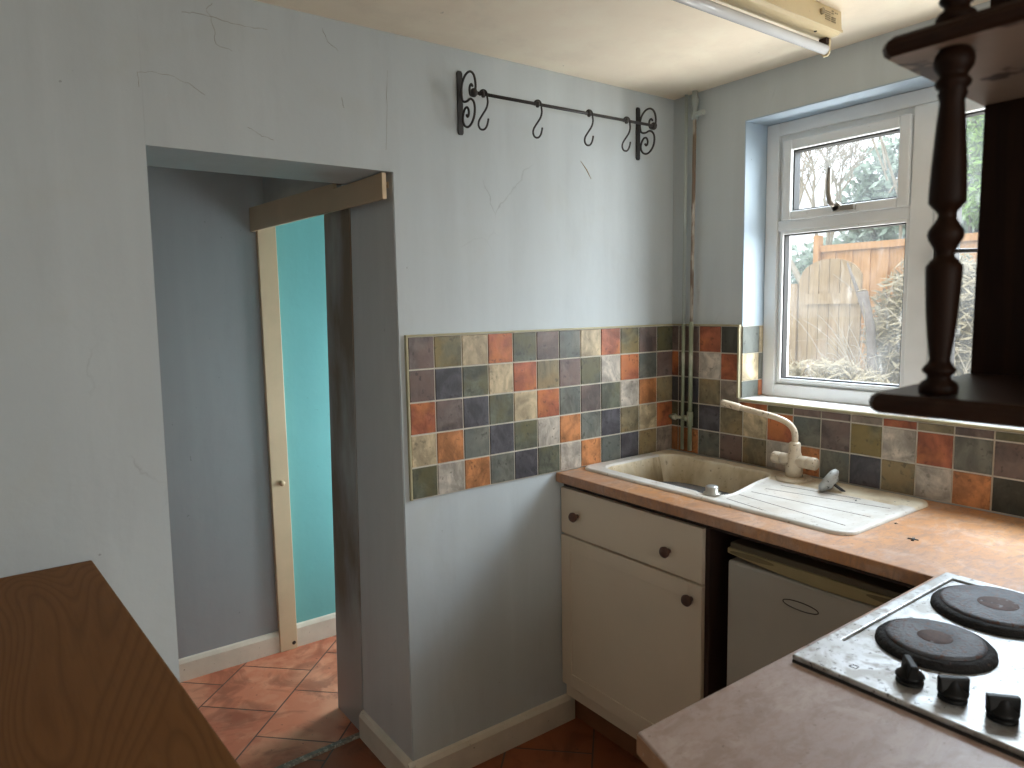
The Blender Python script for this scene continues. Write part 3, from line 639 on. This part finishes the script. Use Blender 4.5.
# plug knob on the front rim
wk=thing('waste_knob',(-.455,-.553,WT+.0095),'small round chrome waste knob on the front rim of the sink','knob')
mb=MB(); mb.lathe((-.455,-.553,WT+.0085),[(.026,0),(.026,.003),(.019,.006),(.0195,.021),(.016,.024),(.004,.0245)],20); mb.build('cap',speckled('tarnished_chrome',(.62,.63,.60),.15,30,.28,.1,.001,60,(.3,.28,.2),.66,metal=.7),wk)
# loose plug with its stem, leaning on the drainer's back rim
pg=thing('sink_plug',(-.155,-.745,WT+.007),'loose grey sink strainer plug leaning on its edge at the back of the drainer','plug')
A=Vector((.72,-.30,.62)).normalized()   # axis of the disc
cpt=Vector((-.150,-.750,WT+.038))
q=A.to_track_quat('Z','Y')
def rotated(prof,n=22):
    vs=[]; 
    for rr,h in prof:
        for k in range(n):
            a=2*PI*k/n; vs.append(cpt+q@Vector((rr*math.cos(a),rr*math.sin(a),h)))
    fs=[(i*n+k,i*n+(k+1)%n,(i+1)*n+(k+1)%n,(i+1)*n+k) for i in range(len(prof)-1) for k in range(n)]+[tuple(range(n))[::-1],tuple((len(prof)-1)*n+k for k in range(n))]
    return vs,fs
A=Vector((.20,-.80,-.52)).normalized(); q=A.to_track_quat('Z','Y')
cpt=Vector((-.148,-.752,WT+.037))
vs,fs=rotated([(.010,-.013),(.032,-.012),(.041,-.006),(.042,.003),(.038,.008),(.026,.014),(.020,.020)]); mb=MB(); mb.add(vs,fs,0,True); mb.build('disc',speckled('grey_plug',(.36,.36,.34),.2,50,.45,.3,.001,90,(.05,.05,.05),.60),pg)
mb=MB(); mb.tube([cpt+A*.01,cpt+A*.056],[.005,.0045],8); mb.build('stem',m_darkmetal,pg)
# dead leaves / bits on drainer and worktop
def bit(x,y,z,s,label):
    mb=MB()
    for k in range(3):
        a=random.random()*PI; dx,dy=math.cos(a)*s,math.sin(a)*s
        mb.tube([(x-dx,y-dy,z+.0008),(x+random.uniform(-1,1)*s*.3,y+random.uniform(-1,1)*s*.3,z+.0016+.001*k),(x+dx,y+dy,z+.001)],s*.16,5)
    o=mb.build('debris_crumb',m_darkmetal); tag(o,label,'debris','crumbs and dead flies on the kitchen surfaces'); return o
for x,y,z,s,l in [(-.20,-.865,WT+.0065,.005,'tiny dark crumb in the middle of the drainer'),(-.135,-.945,WT+.0065,.005,'tiny dark crumb at the back far corner of the drainer'),
    (-.405,-1.115,WT,.012,'largest dark twiggy crumb on the tan worktop past the drainer'),(-.31,-1.03,WT,.004,'small dark speck close to the drainer corner on the tan worktop'),
    (-.02,-.70,1.168,.0,'')]:
    if s: bit(x,y,z,s,l)
bit(.03,-.62,1.183,.004,'dark speck on the window sill left of the shelf unit')
# ------------------------------------------------------------------ tap
tp=thing('kitchen_tap',(-.098,-.605,WT+.0155),'cream enamelled mixer tap with a long swan-neck spout over the sink','tap')
tx,ty,tz=-.098,-.605,WT+.0155
mb=MB(); mb.lathe((tx,ty,tz),[(.027,0),(.027,.034),(.025,.040),(.022,.046),(.0215,.075),(.019,.080),(.018,.108),(.016,.112),(.012,.114)],24); mb.build('body',m_beige,tp)
for s_ in (1,-1):
    mb=MB(); mb.lathe((tx,ty,tz+.052),[(.016,s_*.008),(.020,s_*.022),(.0205,s_*.045),(.0195,s_*.046),(.0195,s_*.048),(.0205,s_*.049),(.0205,s_*.074),(.017,s_*.078)],22,'y'); mb.build('handle',m_beige,tp)
def bez(p,n=10):
    out=[]
    for i in range(n+1):
        t=i/n; a=[Vector(q_) for q_ in p]
        while len(a)>1: a=[a[k].lerp(a[k+1],t) for k in range(len(a)-1)]
        out.append(a[0])
    return out
tip=Vector((-.174,-.377,1.187))
pts=[Vector((tx,ty,tz+.105)),Vector((tx,ty,1.085))]+bez([Vector((tx,ty,1.085)),Vector((tx,ty,1.122)),Vector((-.104,-.588,1.142)),Vector((-.126,-.522,1.156))],12)[1:]+[Vector((-.142,-.474,1.166)),Vector((-.154,-.436,1.174)),tip]
mb=MB(); mb.tube(pts,.0102,14); sp_=mb.build('spout',m_beige,tp)
dirn=(pts[-1]-pts[-2]).normalized(); mb=MB(); mb.tube([tip-dirn*.062,tip-dirn*.058,tip-dirn*.004,tip+dirn*.004],[.0105,.0125,.0125,.011],14); mb.build('spout_sleeve',m_beige,tp)
# ------------------------------------------------------------------ hob
hb=thing('electric_hob',(-.885,-1.525,WT),'grubby steel four-plate electric hob with black knobs set in the peninsula worktop','hob')
HX0,HX1,HY0,HY1=-1.172,-.600,-1.268,-1.778; zh=WT
mb=MB(); xs=[HX0,HX0+.112,HX1-.028,HX1]; ys=[HY1,HY1+.028,HY0-.024,HY0]
mb.cells(xs,ys,[(i,j) for i in range(3) for j in range(3) if (i,j)!=(1,1)],zh+.0035,zh+.0125); mb.build('rim',m_hob,hb,.003,3)
mb=MB(); mb.box(HX0+.110,HX1-.026,HY1+.026,HY0-.022,zh+.0005,zh+.0075); mb.build('pan',m_hob,hb)
mb=MB(); mb.box(HX0-.0015,HX1-.004,HY1+.004,HY0-.002,zh+.0001,zh+.0045); mb.build('seal',m_rubber,hb)
zp=zh+.0075
def plate(x,y,rad):
    mb=MB(); mb.lathe((x,y,zp),[(rad+.015,0),(rad+.014,.007),(rad+.008,.013),(rad-.001,.014)],40); ring=mb.build('spill_ring',m_burnt,hb)
    mb=MB(); mb.lathe((x,y,zp),[(rad-.002,.004),(rad,.012),(rad-.001,.0165),(rad-.006,.0185),(rad*.36,.0185),(rad*.33,.0175)],40); pl=mb.build('hot_plate',m_plate,hb)
    mb=MB(); mb.lathe((x,y,zp),[(rad*.36,.0178),(rad*.34,.0188),(rad*.05,.0186)],28); mb.build('plate_centre',m_platecen,pl)
plate(-.957,-1.395,.074); plate(-.730,-1.408,.092); plate(-.957,-1.650,.092); plate(-.730,-1.655,.074)
def hobknob(x,y,ang):
    z=zh+.0125
    mb=MB(); mb.lathe((x,y,z),[(.019,.001),(.019,.004),(.012,.007),(.009,.009)],20); k_=mb.build('control_knob',m_black,hb)
    mb=MB(); mb.lathe((x,y,z+.007),[(.011,0),(.020,.002),(.0205,.006),(.013,.012),(.0085,.020),(.006,.024)],20)
    c_,s_=math.cos(ang),math.sin(ang)
    b0=[(-.0185,-.009),(.0185,-.009),(.0185,.009),(-.0185,.009)]; t0=[(-.0205,-.0050),(.0205,-.0050),(.0205,.0050),(-.0205,.0050)]
    R=lambda p,zz:(x+p[0]*c_-p[1]*s_,y+p[0]*s_+p[1]*c_,zz)
    mb.hexa([R(p,z+.009) for p in b0],[R(p,z+.034) for p in t0]); mb.build('grip',m_black,k_,.002)
for i,(yy,an) in enumerate([(-1.425,math.radians(40)),(-1.484,math.radians(-45)),(-1.546,math.radians(-50)),(-1.607,math.radians(-50))]): hobknob(-1.112,yy,an)
mb=MB(); mb.tube([(-1.128,-1.346,zh+.0127),(-1.128,-1.356,zh+.0127),(-1.137,-1.356,zh+.0127),(-1.137,-1.346,zh+.0127),(-1.128,-1.346,zh+.0127)],.0007,4)
mb.build('printed_mark',m_black,hb)
# ------------------------------------------------------------------ hanging shelf unit with turned balusters
su=thing('hanging_shelf_unit',(-1.37,-1.9,1.42),'dark stained wooden shelf unit with turned balusters hanging over the hob','shelf')
SXF,SXB,SYE,SYN=-1.500,-1.242,-1.545,-2.35
m_under=speckled('window_lit_underside',(.40,.29,.22),.25,5,.45,.1,.001,40,(.08,.04,.03),.60,speck_scale=22)  # window light on the underside is painted in as a paler mottle
def board(z0,z1):
    mb=MB(); rr=.02; e=.005; zm=(z0+z1)/2
    def outline(off): return [(SXF-off,SYE+off*1.0-.006),(SXF-off+.006,SYE+off),(SXB+.018,SYE+.015+off*.2),(SXB+.018,SYN),(SXF-off,SYN)]
    lv=[(z0,.000),(z0+.003,.003),(zm,.0042),(z1-.004,.003),(z1,-.001)]
    vs=[];k=5
    for z,off in lv: vs+=[(a,b,z) for a,b in outline(off)]
    fs=[tuple(range(4*k,5*k))]+[(l*k+i,l*k+(i+1)%k,(l+1)*k+(i+1)%k,(l+1)*k+i) for l in range(4) for i in range(k)]
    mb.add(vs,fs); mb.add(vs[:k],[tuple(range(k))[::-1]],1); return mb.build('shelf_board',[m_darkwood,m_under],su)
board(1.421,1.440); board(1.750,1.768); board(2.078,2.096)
mb=MB(); mb.box(SXB,SXB+.018,SYE+.0120,SYN,1.440,1.750); mb.box(SXB,SXB+.018,SYE+.0120,SYN,1.768,2.078); mb.box(SXB,SXB+.018,SYE+.0120,SYN,2.096,2.304); mb.build('back_panel',m_darkwood_v,su)
mb=MB(); mb.box(SXF,SXB,SYN-.018,SYN,1.421,2.304); mb.build('side_panel',m_darkwood_v,su)
prof_px=[(393.7,39),(386,40),(382,36),(378,24),(374,25),(371,33),(368.5,35),(366,32),(362,25),(358,21),(354,22),(335,27),(309,32),(285,35),(266,37),(261,36.5),(255.5,28),(252,20),(249,18),(244,22),(239,28),(234,34),(229.5,36.5),(225,35),(219,27),(213,19),(209,17),(205,22),(201.5,29),(197,37),(188,37),(164,35),(123,29),(98,24),(94,26),(90,29),(86,26),(83,33),(79,36),(76,32),(73,26),(69,31),(64,38),(58,40),(52,37),(47,30),(45,26)]
prof_b=[(w_/2/1117*.915,min(1.440+(395.0-y_)/(393.7-45)*.310,1.7505)) for y_,w_ in prof_px]
def baluster(dz):
    mb=MB(); mb.lathe((-1.475,-1.5935,dz),prof_b,28); return mb.build('baluster',m_darkwood_v,su)
baluster(0); baluster(.328)
for yy in (-1.75,-1.91,-2.07,-2.23):
    for dz in (0,.328):
        mb=MB(); mb.lathe((-1.475,yy,dz),prof_b,20) if False else None
mb=MB(); mb.lathe((SXB-.001,-1.592,1.553),[(.0045,0),(.0045,.0012)],12,'x'); mb.build('screw_hole',m_black,su)
# ------------------------------------------------------------------ ceiling batten light
bl=thing('batten_light',(-.9,-.78,H),'yellowed fluorescent batten light on the ceiling near the window','ceiling light')
BX0,BX1=-1.49,-.262
mb=MB(); O=[(-.808,H),(-.812,H-.052),(-.802,H-.060),(-.757,H-.060),(-.750,H-.052),(-.754,H)]
mb.hexa([(BX0,a,b) for a,b in O],[(BX1,a,b) for a,b in O]); mb.build('housing',m_batten,bl,.002)
mb=MB(); mb.box(BX0,BX1,-.8145,-.8105,H-.056,H-.050); mb.build('housing_lip',m_batten,bl)
mb=MB(); mb.tube([(BX0+.02,-.768,H-.088),(BX1-.006,-.768,H-.088)],.0128,20); mb.build('lamp_tube',m_tubeglass,bl)
for s_ in (0,1):
    xx=BX1-.006 if s_ else BX0+.010
    mb=MB(); O=[(-.780,H-.058),(-.780,H-.098),(-.774,H-.106),(-.762,H-.106),(-.756,H-.098),(-.756,H-.058)]
    mb.hexa([(xx,a,b) for a,b in O],[(xx+.007,a,b) for a,b in O]); e_=mb.build('lamp_holder',m_batten,bl,.001)
    mb=MB(); mb.box(xx-.014,xx-.001,-.779,-.757,H-.076,H-.061); mb.build('holder_contact',m_dark,e_)
mb=MB(); mb.lathe((BX1-.085,-.785,H-.0605),[(.004,0),(.004,-.0015)],10); mb.build('screw',m_black,bl)
mb=MB(); yy=-.8118
for r_ in range(5): mb.box(BX1-.085,BX1-.062,yy-.0012,yy,H-.016-r_*.005,H-.018-r_*.005)
for (a,b,z) in ((-.055,-.046,.010),(-.055,-.046,.016),(-.055,-.034,.026),(-.055,-.036,.031),(-.055,-.034,.036),(-.038,-.034,.012),(-.030,-.026,.012)): mb.box(BX1+a,BX1+b,yy-.0012,yy,H-z,H-z-.0028)
mb.build('rating_print',m_print,bl)
mb=MB(); mb.lathe((BX1-.102,-.8125,H-.022),[(.009,.002),(.009,-.004),(.005,-.006)],6,'y',smooth=False); mb.build('cable_knockout',m_print,bl)
# ------------------------------------------------------------------ hook rail
hr=thing('hook_rail',(-.59,-.0,2.16),'black wrought iron utensil rail with scrolled end brackets on the wall','rail')
def bracket(x):
    mb=MB(); zc=2.148 if x<-.5 else 2.155
    O=[(x-.0095,zc+.088),(x-.0095,zc-.088),(x-.006,zc-.094),(x+.006,zc-.094),(x+.0095,zc-.088),(x+.0095,zc+.088),(x+.006,zc+.094),(x-.006,zc+.094)]
    mb.hexa([(a,-.001,b) for a,b in O],[(a,-.0055,b) for a,b in O]); bk=mb.build('bracket_plate',m_darkmetal,hr)
    def arc(cy,cz,pts): return [(x,cy-a,cz+b) for a,b in pts]
    # S scroll: upper spiral curls towards bar, lower spiral curls inwards
    pts=[]
    cu=(.048,zc+.040); cl=(.048,zc-.040)
    # lower curl from inside out
    N=30
    lo=[]
    for i in range(N+1):
        t=i/N; a=math.radians(250-t*430); rr=.008+.030*t**.8
        lo.append((.045+rr*math.cos(a)*1.0,zc-.040+rr*math.sin(a)*1.05))
    up=[]
    for i in range(N+1):
        t=i/N; a=math.radians(70-t*430+0); rr=.008+.028*t**.8
        up.append((.048+rr*math.cos(a+0)*1.0,zc+.042+rr*math.sin(a)*1.0))
    mb=MB()
    # hand drawn S path in (distance from wall, z) traced to the photo's scroll
    path=[(.030,-.052),(.024,-.045),(.024,-.033),(.031,-.024),(.041,-.027),(.046,-.040),(.042,-.056),(.031,-.066),(.017,-.062),(.0085,-.046),(.010,-.02)]
    S_=[(.040,-.048),(.032,-.052),(.026,-.044),(.029,-.032),(.038,-.028),(.047,-.037),(.047,-.054)]
    low=[(.0300,-.0430),(.0345,-.0500),(.0290,-.0560),(.0200,-.0520),(.0150,-.0400),(.0190,-.0270),(.0270,-.0215),(.0330,-.0290)]
    full=[(.034,-.045),(.031,-.052),(.025,-.053),(.020,-.046),(.019,-.035),(.024,-.026),(.033,-.025),(.041,-.034),(.041,-.050)]
    S2=[(.033,-.040),(.030,-.047),(.024,-.047),(.0195,-.040),(.0195,-.028),(.025,-.019),(.033,-.019)]
    # outer sweep: starts at inner lower curl, round the bottom, up the outside, across to wall, up and over, curl down to the bar
    path=[(.036,-.036),(.030,-.044),(.023,-.038),(.022,-.026),(.031,-.018),(.041,-.024),(.043,-.040)]
    P_=[(.0355,-.0330),(.0300,-.0415),(.0250,-.0370),(.0240,-.0250),(.0305,-.0170)]
    inner=[(.0300,-.0360),(.0345,-.0430),(.0400,-.0400),(.0420,-.0290),(.0370,-.0170),(.0270,-.0140),(.0170,-.0230),(.0110,-.0400),(.0130,-.0570),(.0240,-.0700),(.0400,-.0740),(.0560,-.0660),(.0680,-.0490),(.0720,-.0280),(.0690,-.0100),(.0600,.0020),(.0480,.0070),(.0350,.0040),(.0220,.0050),(.0110,.0120),(.0070,.0300),(.0080,.0520),(.0160,.0710),(.0320,.0850),(.0520,.0870),(.0680,.0750),(.0760,.0560),(.0780,.0360),(.0740,.0200),(.0640,.0120),(.0520,.0180),(.0480,.0310),(.0500,.0440),(.0580,.0480),(.0640,.0380)]
    pts=[]
    for i in range(len(inner)-1):
        p0=inner[max(i-1,0)];p1=inner[i];p2=inner[i+1];p3=inner[min(i+2,len(inner)-1)]
        for q_ in range(4):
            t=q_/4; f=lambda k:.5*(2*p1[k]+(p2[k]-p0[k])*t+(2*p0[k]-5*p1[k]+4*p2[k]-p3[k])*t*t+(3*p1[k]-p0[k]-3*p2[k]+p3[k])*t**3)
            pts.append((x,-.006-f(0)*1.08,zc-.007+f(1)*.97))
    mb.tube(pts,.0036,8); mb.build('scroll',m_darkmetal,hr)
    mb=MB(); mb.lathe((x,-.080,zc+.012),[(.009,-.008),(.013,-.004),(.013,.004),(.009,.008)],16,'x'); mb.build('bar_boss',m_darkmetal,hr)
bracket(-.977); bracket(-.200)
mb=MB(); mb.tube([(-.983,-.080,2.161),(-.193,-.080,2.1685)],.0052,10); mb.build('bar',m_darkmetal,hr)
def hook(x,first,label,yaw_):
    z=2.161+(x+.983)/.79*.0075
    h=thing('s_hook',(x,-.080,z),label,'hook','black hooks on the utensil rail')
    k_=first
    if first is None:
        mb=MB(); up=[(-.010,-.004),(-.0105,.004),(-.005,.0105),(.004,.0108),(.010,.004),(.012,-.010),(.013,-.025),(.008,-.042),(-.004,-.060),(-.014,-.076),(-.016,-.090),(-.010,-.101),(.001,-.102),(.009,-.092),(.013,-.078),(.014,-.070)]
        pts=[]
        for i in range(len(up)-1):
            p0=up[max(i-1,0)];p1=up[i];p2=up[i+1];p3=up[min(i+2,len(up)-1)]
            for q_ in range(4):
                t=q_/4; f=lambda k:.5*(2*p1[k]+(p2[k]-p0[k])*t+(2*p0[k]-5*p1[k]+4*p2[k]-p3[k])*t*t+(3*p1[k]-p0[k]-3*p2[k]+p3[k])*t**3)
                pts.append((x+f(0)*1.0,-.080,z+f(1)))
        mb.tube(pts,.0031,7); k_=mb.build('hook_wire',m_darkmetal,h)
        mb=MB(); mb.lathe((x,-.080,z),[(.0068,-.006),(.0105,-.003),(.0105,.003),(.0068,.006)],12,'x'); mb.build('hook_collar',m_darkmetal,h)
    h.rotation_euler=(0,0,yaw_)
    return h
h0=hook(-.943,None,'black S hook at the left end of the rail',math.radians(-40))
for x,l,a in ((-.735,'second black S hook from the left on the rail',-25),(-.515,'third black S hook from the left on the rail',-25),(-.338,'black S hook nearest the right bracket of the rail',-25)):
    c_=copy_tree(h0); c_.location=(x,-.080,2.161+(x+.983)/.79*.0075); c_['label']=l; c_.rotation_euler=(0,0,math.radians(a))
# wall scratch under the rail
# ------------------------------------------------------------------ garden
GX=4.6
mb=MB(); mb.box(.3,14,-6,9,-.35,.25); mb.build('garden_ground',m_lawn); o=bpy.data.objects['garden_ground']; o['kind']='structure'
fe=thing('garden_fence',(GX+.4,1,.25),'orange panel fence at the end of the garden','fence')
fx_=5.2
for k_ in range(6):
    y0=2.42-k_*1.0-.0; 
    mb=MB()
    nb=10
    for b_ in range(nb):
        a=y0-b_*.094; mb.box(fx_+(.0 if b_%2 else .012),fx_+.03,a,a-.098,.27,2.13)
    mb.build('fence_panel',m_fence,fe)
    for zr in (1.2,2.06): mb=MB(); mb.box(fx_-.03,fx_+.0,y0,y0-.96,zr,zr+.07); mb.build('fence_rail',m_fence,fe)
    mb=MB(); mb.box(fx_-.06,fx_+.03,y0+.03,y0-.03,.25,2.24); mb.build('fence_post',m_fence,fe)
mb=MB(); mb.box(.24,3.0,-4,5,.25,.28); o=mb.build('bounce_slab',m_bounce_slab); o['kind']='structure'  # unseen pale slab, added to bounce skylight up to the ceiling
# arched gate leaning in front
ga=thing('garden_gate',(4.3,1.75,.25),'weathered arched wooden gate standing before the fence','gate')
gx=4.15; gy0,gy1=2.00,1.385; zb=1.72
mb=MB(); nb=6; w_=(gy0-gy1)/nb
def arch(y): 
    t=(y-(gy0+gy1)/2)/((gy0-gy1)/2); return zb+.20*math.sqrt(max(0,1-t*t))
for k_ in range(nb):
    a=gy0-k_*w_; b=a-w_+.006
    ys_=[a,(a*2+b)/3,(a+2*b)/3,b]
    O=[(a,.3)]+[(q_,arch(q_)) for q_ in ys_]+[(b,.3)]
    mb.hexa([(gx,p,z) for p,z in O],[(gx+.02,p,z) for p,z in O])
mb.build('gate_boards',m_gate,ga)
mb=MB(); mb.box(gx-.03,gx,gy0-.07,gy1+.02,1.50,1.60); mb.build('gate_rail',m_gate,ga)
mb=MB(); mb.box(gx-.02,gx+.06,gy0+.09,gy0+.01,.25,1.70); mb.build('gate_post',m_gate,ga)
# sawn log leaning on fence
lg=thing('sawn_log',(3.6,1.1,.25),'short sawn-off tree stump beside the arched gate','log')
mb=MB(); mb.tube([(3.95,1.10,.25),(3.95,1.16,.9),(3.96,1.20,1.30),(3.97,1.29,1.60)],[.045,.042,.036,.048],12); mb.build('trunk',m_bark,lg)
mb=MB(); mb.tube([(3.97,1.29,1.60),(3.972,1.292,1.606)],[.046,.044],12); mb.build('cut_face',m_cut,lg)
mb=MB(); mb.tube([(3.95,1.24,1.4),(3.95,1.34,1.66),(3.95,1.42,1.86)],[.02,.015,.008],6); mb.build('branch',m_bark,lg)
# neighbour's pale trunk at the left
tk=thing('bare_tree',(6.6,3.6,.25),'leafless twiggy tree behind the fence at the left of the view','tree')
def branches(mb,p,dirv,l,rad,depth):
    q_=p+dirv*l
    mid=p+dirv*l*.5+Vector((random.uniform(-1,1),random.uniform(-1,1),random.uniform(-.3,.6)))*l*.07
    mb.tube([p,mid,q_],[rad,rad*.85,rad*.68],5 if depth>2 else 3,cap=False)
    if depth<=0: return
    for k in range(3 if depth>1 else 4):
        nd=(dirv+Vector((random.uniform(-.8,.8),random.uniform(-.8,.8),random.uniform(-.25,.7)))).normalized()
        branches(mb,p.lerp(q_,random.uniform(.6,1)),nd,l*random.uniform(.6,.82),rad*.62,depth-1)
for (bx,by,hh) in ((6.6,3.5,1.5),):
    mb=MB(); branches(mb,Vector((bx,by,.25)),Vector((0,-.05,1)),hh,.07,6); mb.build('branches',m_twig,tk)
tk2=thing('bare_tree',(7.0,2.5,.25),'leafless pale tree with forked stems before the ivy','tree')
mb=MB(); branches(mb,Vector((6.9,2.35,.25)),Vector((0,.0,1)),1.9,.035,6); mb.build('branches',m_twig,tk2)
def leaves(mb,c,rad,n,size,squash=1,shell=.5,el=1.5):
    c=Vector(c)
    for _ in range(n):
        v_=Vector((random.gauss(0,1),random.gauss(0,1),random.gauss(0,1))).normalized()*(shell+(1-shell)*random.random())
        p=c+Vector((v_.x*rad[0],v_.y*rad[1],v_.z*rad[2]))
        a=Vector((random.gauss(0,1),random.gauss(0,1),random.gauss(0,1))).normalized(); b=a.orthogonal().normalized()
        s1=size*random.uniform(.6,1.3); mb.add([p-a*s1*el*.5,p+b*s1*.4,p+a*s1*el*.5,p-b*s1*.4],[(0,1,2,3)])
def bush(name,label,cat,blobs,mat,size,core=None,el=1.5,stem=m_bark):
    t=thing(name,(blobs[0][0][0],blobs[0][0][1],.25),label,cat)
    mb=MB()
    for c,rad,n in blobs: leaves(mb,c,rad,n,size,el=el)
    mb.build('foliage',mat,t)
    mb=MB(); c=blobs[0][0]
    for k in range(7):
        mb.tube([(c[0]+random.uniform(-.1,.1),c[1]+random.uniform(-.1,.1),.25),(c[0]+random.uniform(-.3,.3),c[1]+random.uniform(-.4,.4),c[2]+blobs[0][1][2]*.6)],[.03,.01],5)
    mb.build('stems',stem,t); return t
bush('ivy_bank','dense blue-green ivy bank rising beyond the fence','bush',[((8.2,2.6,2.7),(.8,1.3,1.3),9000),((8.4,1.4,3.3),(.8,1.5,1.7),13000),((8.6,.0,2.6),(.8,1.3,1.7),6000),((8.6,4.2,1.9),(.6,1.0,.7),2000)],m_ivy,.10)
bush('laurel','bright green leafy shrub beyond the fence at the right of the window','bush',[((6.3,1.15,3.2),(.35,.30,.7),2500),((6.3,1.1,2.5),(.35,.35,.3),1200)],m_lime,.055)
bush('bramble','tangled dry bramble heaped against the fence','bush',[((4.3,.85,1.15),(.4,.55,.80),9000),((4.6,.3,1.2),(.4,.6,.8),6000)],m_straw,.026,el=5)
bush('shrub','dull green shrub growing through the dry bramble','bush',[((4.75,.9,1.35),(.3,.5,.6),5000)],m_olive,.032)
bush('grass_tussock','yellowed grass tussock at the foot of the arched gate','grass',[((3.5,1.35,.70),(.3,.7,.33),4500)],m_straw,.028,el=6)
mb=MB()
t=thing('dry_stems',(4.0,.9,.25),'pale dry stems arching out of the bramble','stems')
for k in range(150):
    a=Vector((4.0+random.uniform(-.3,.3),random.uniform(-.1,1.45),.3+random.uniform(0,.6))); 
    dd=Vector((random.uniform(-.3,.3),random.uniform(-.6,.6),random.uniform(.5,1.2)))*random.uniform(.4,.9)
    mid=a+dd*.55+Vector((0,0,.1)); e=a+dd+Vector((random.uniform(-.1,.1),random.uniform(-.25,.25),-.08)); mb.tube(bez([a,mid,e],6),[.004]*4+[.003]*3,3,cap=False)
mb.build('stems',m_twig,t)
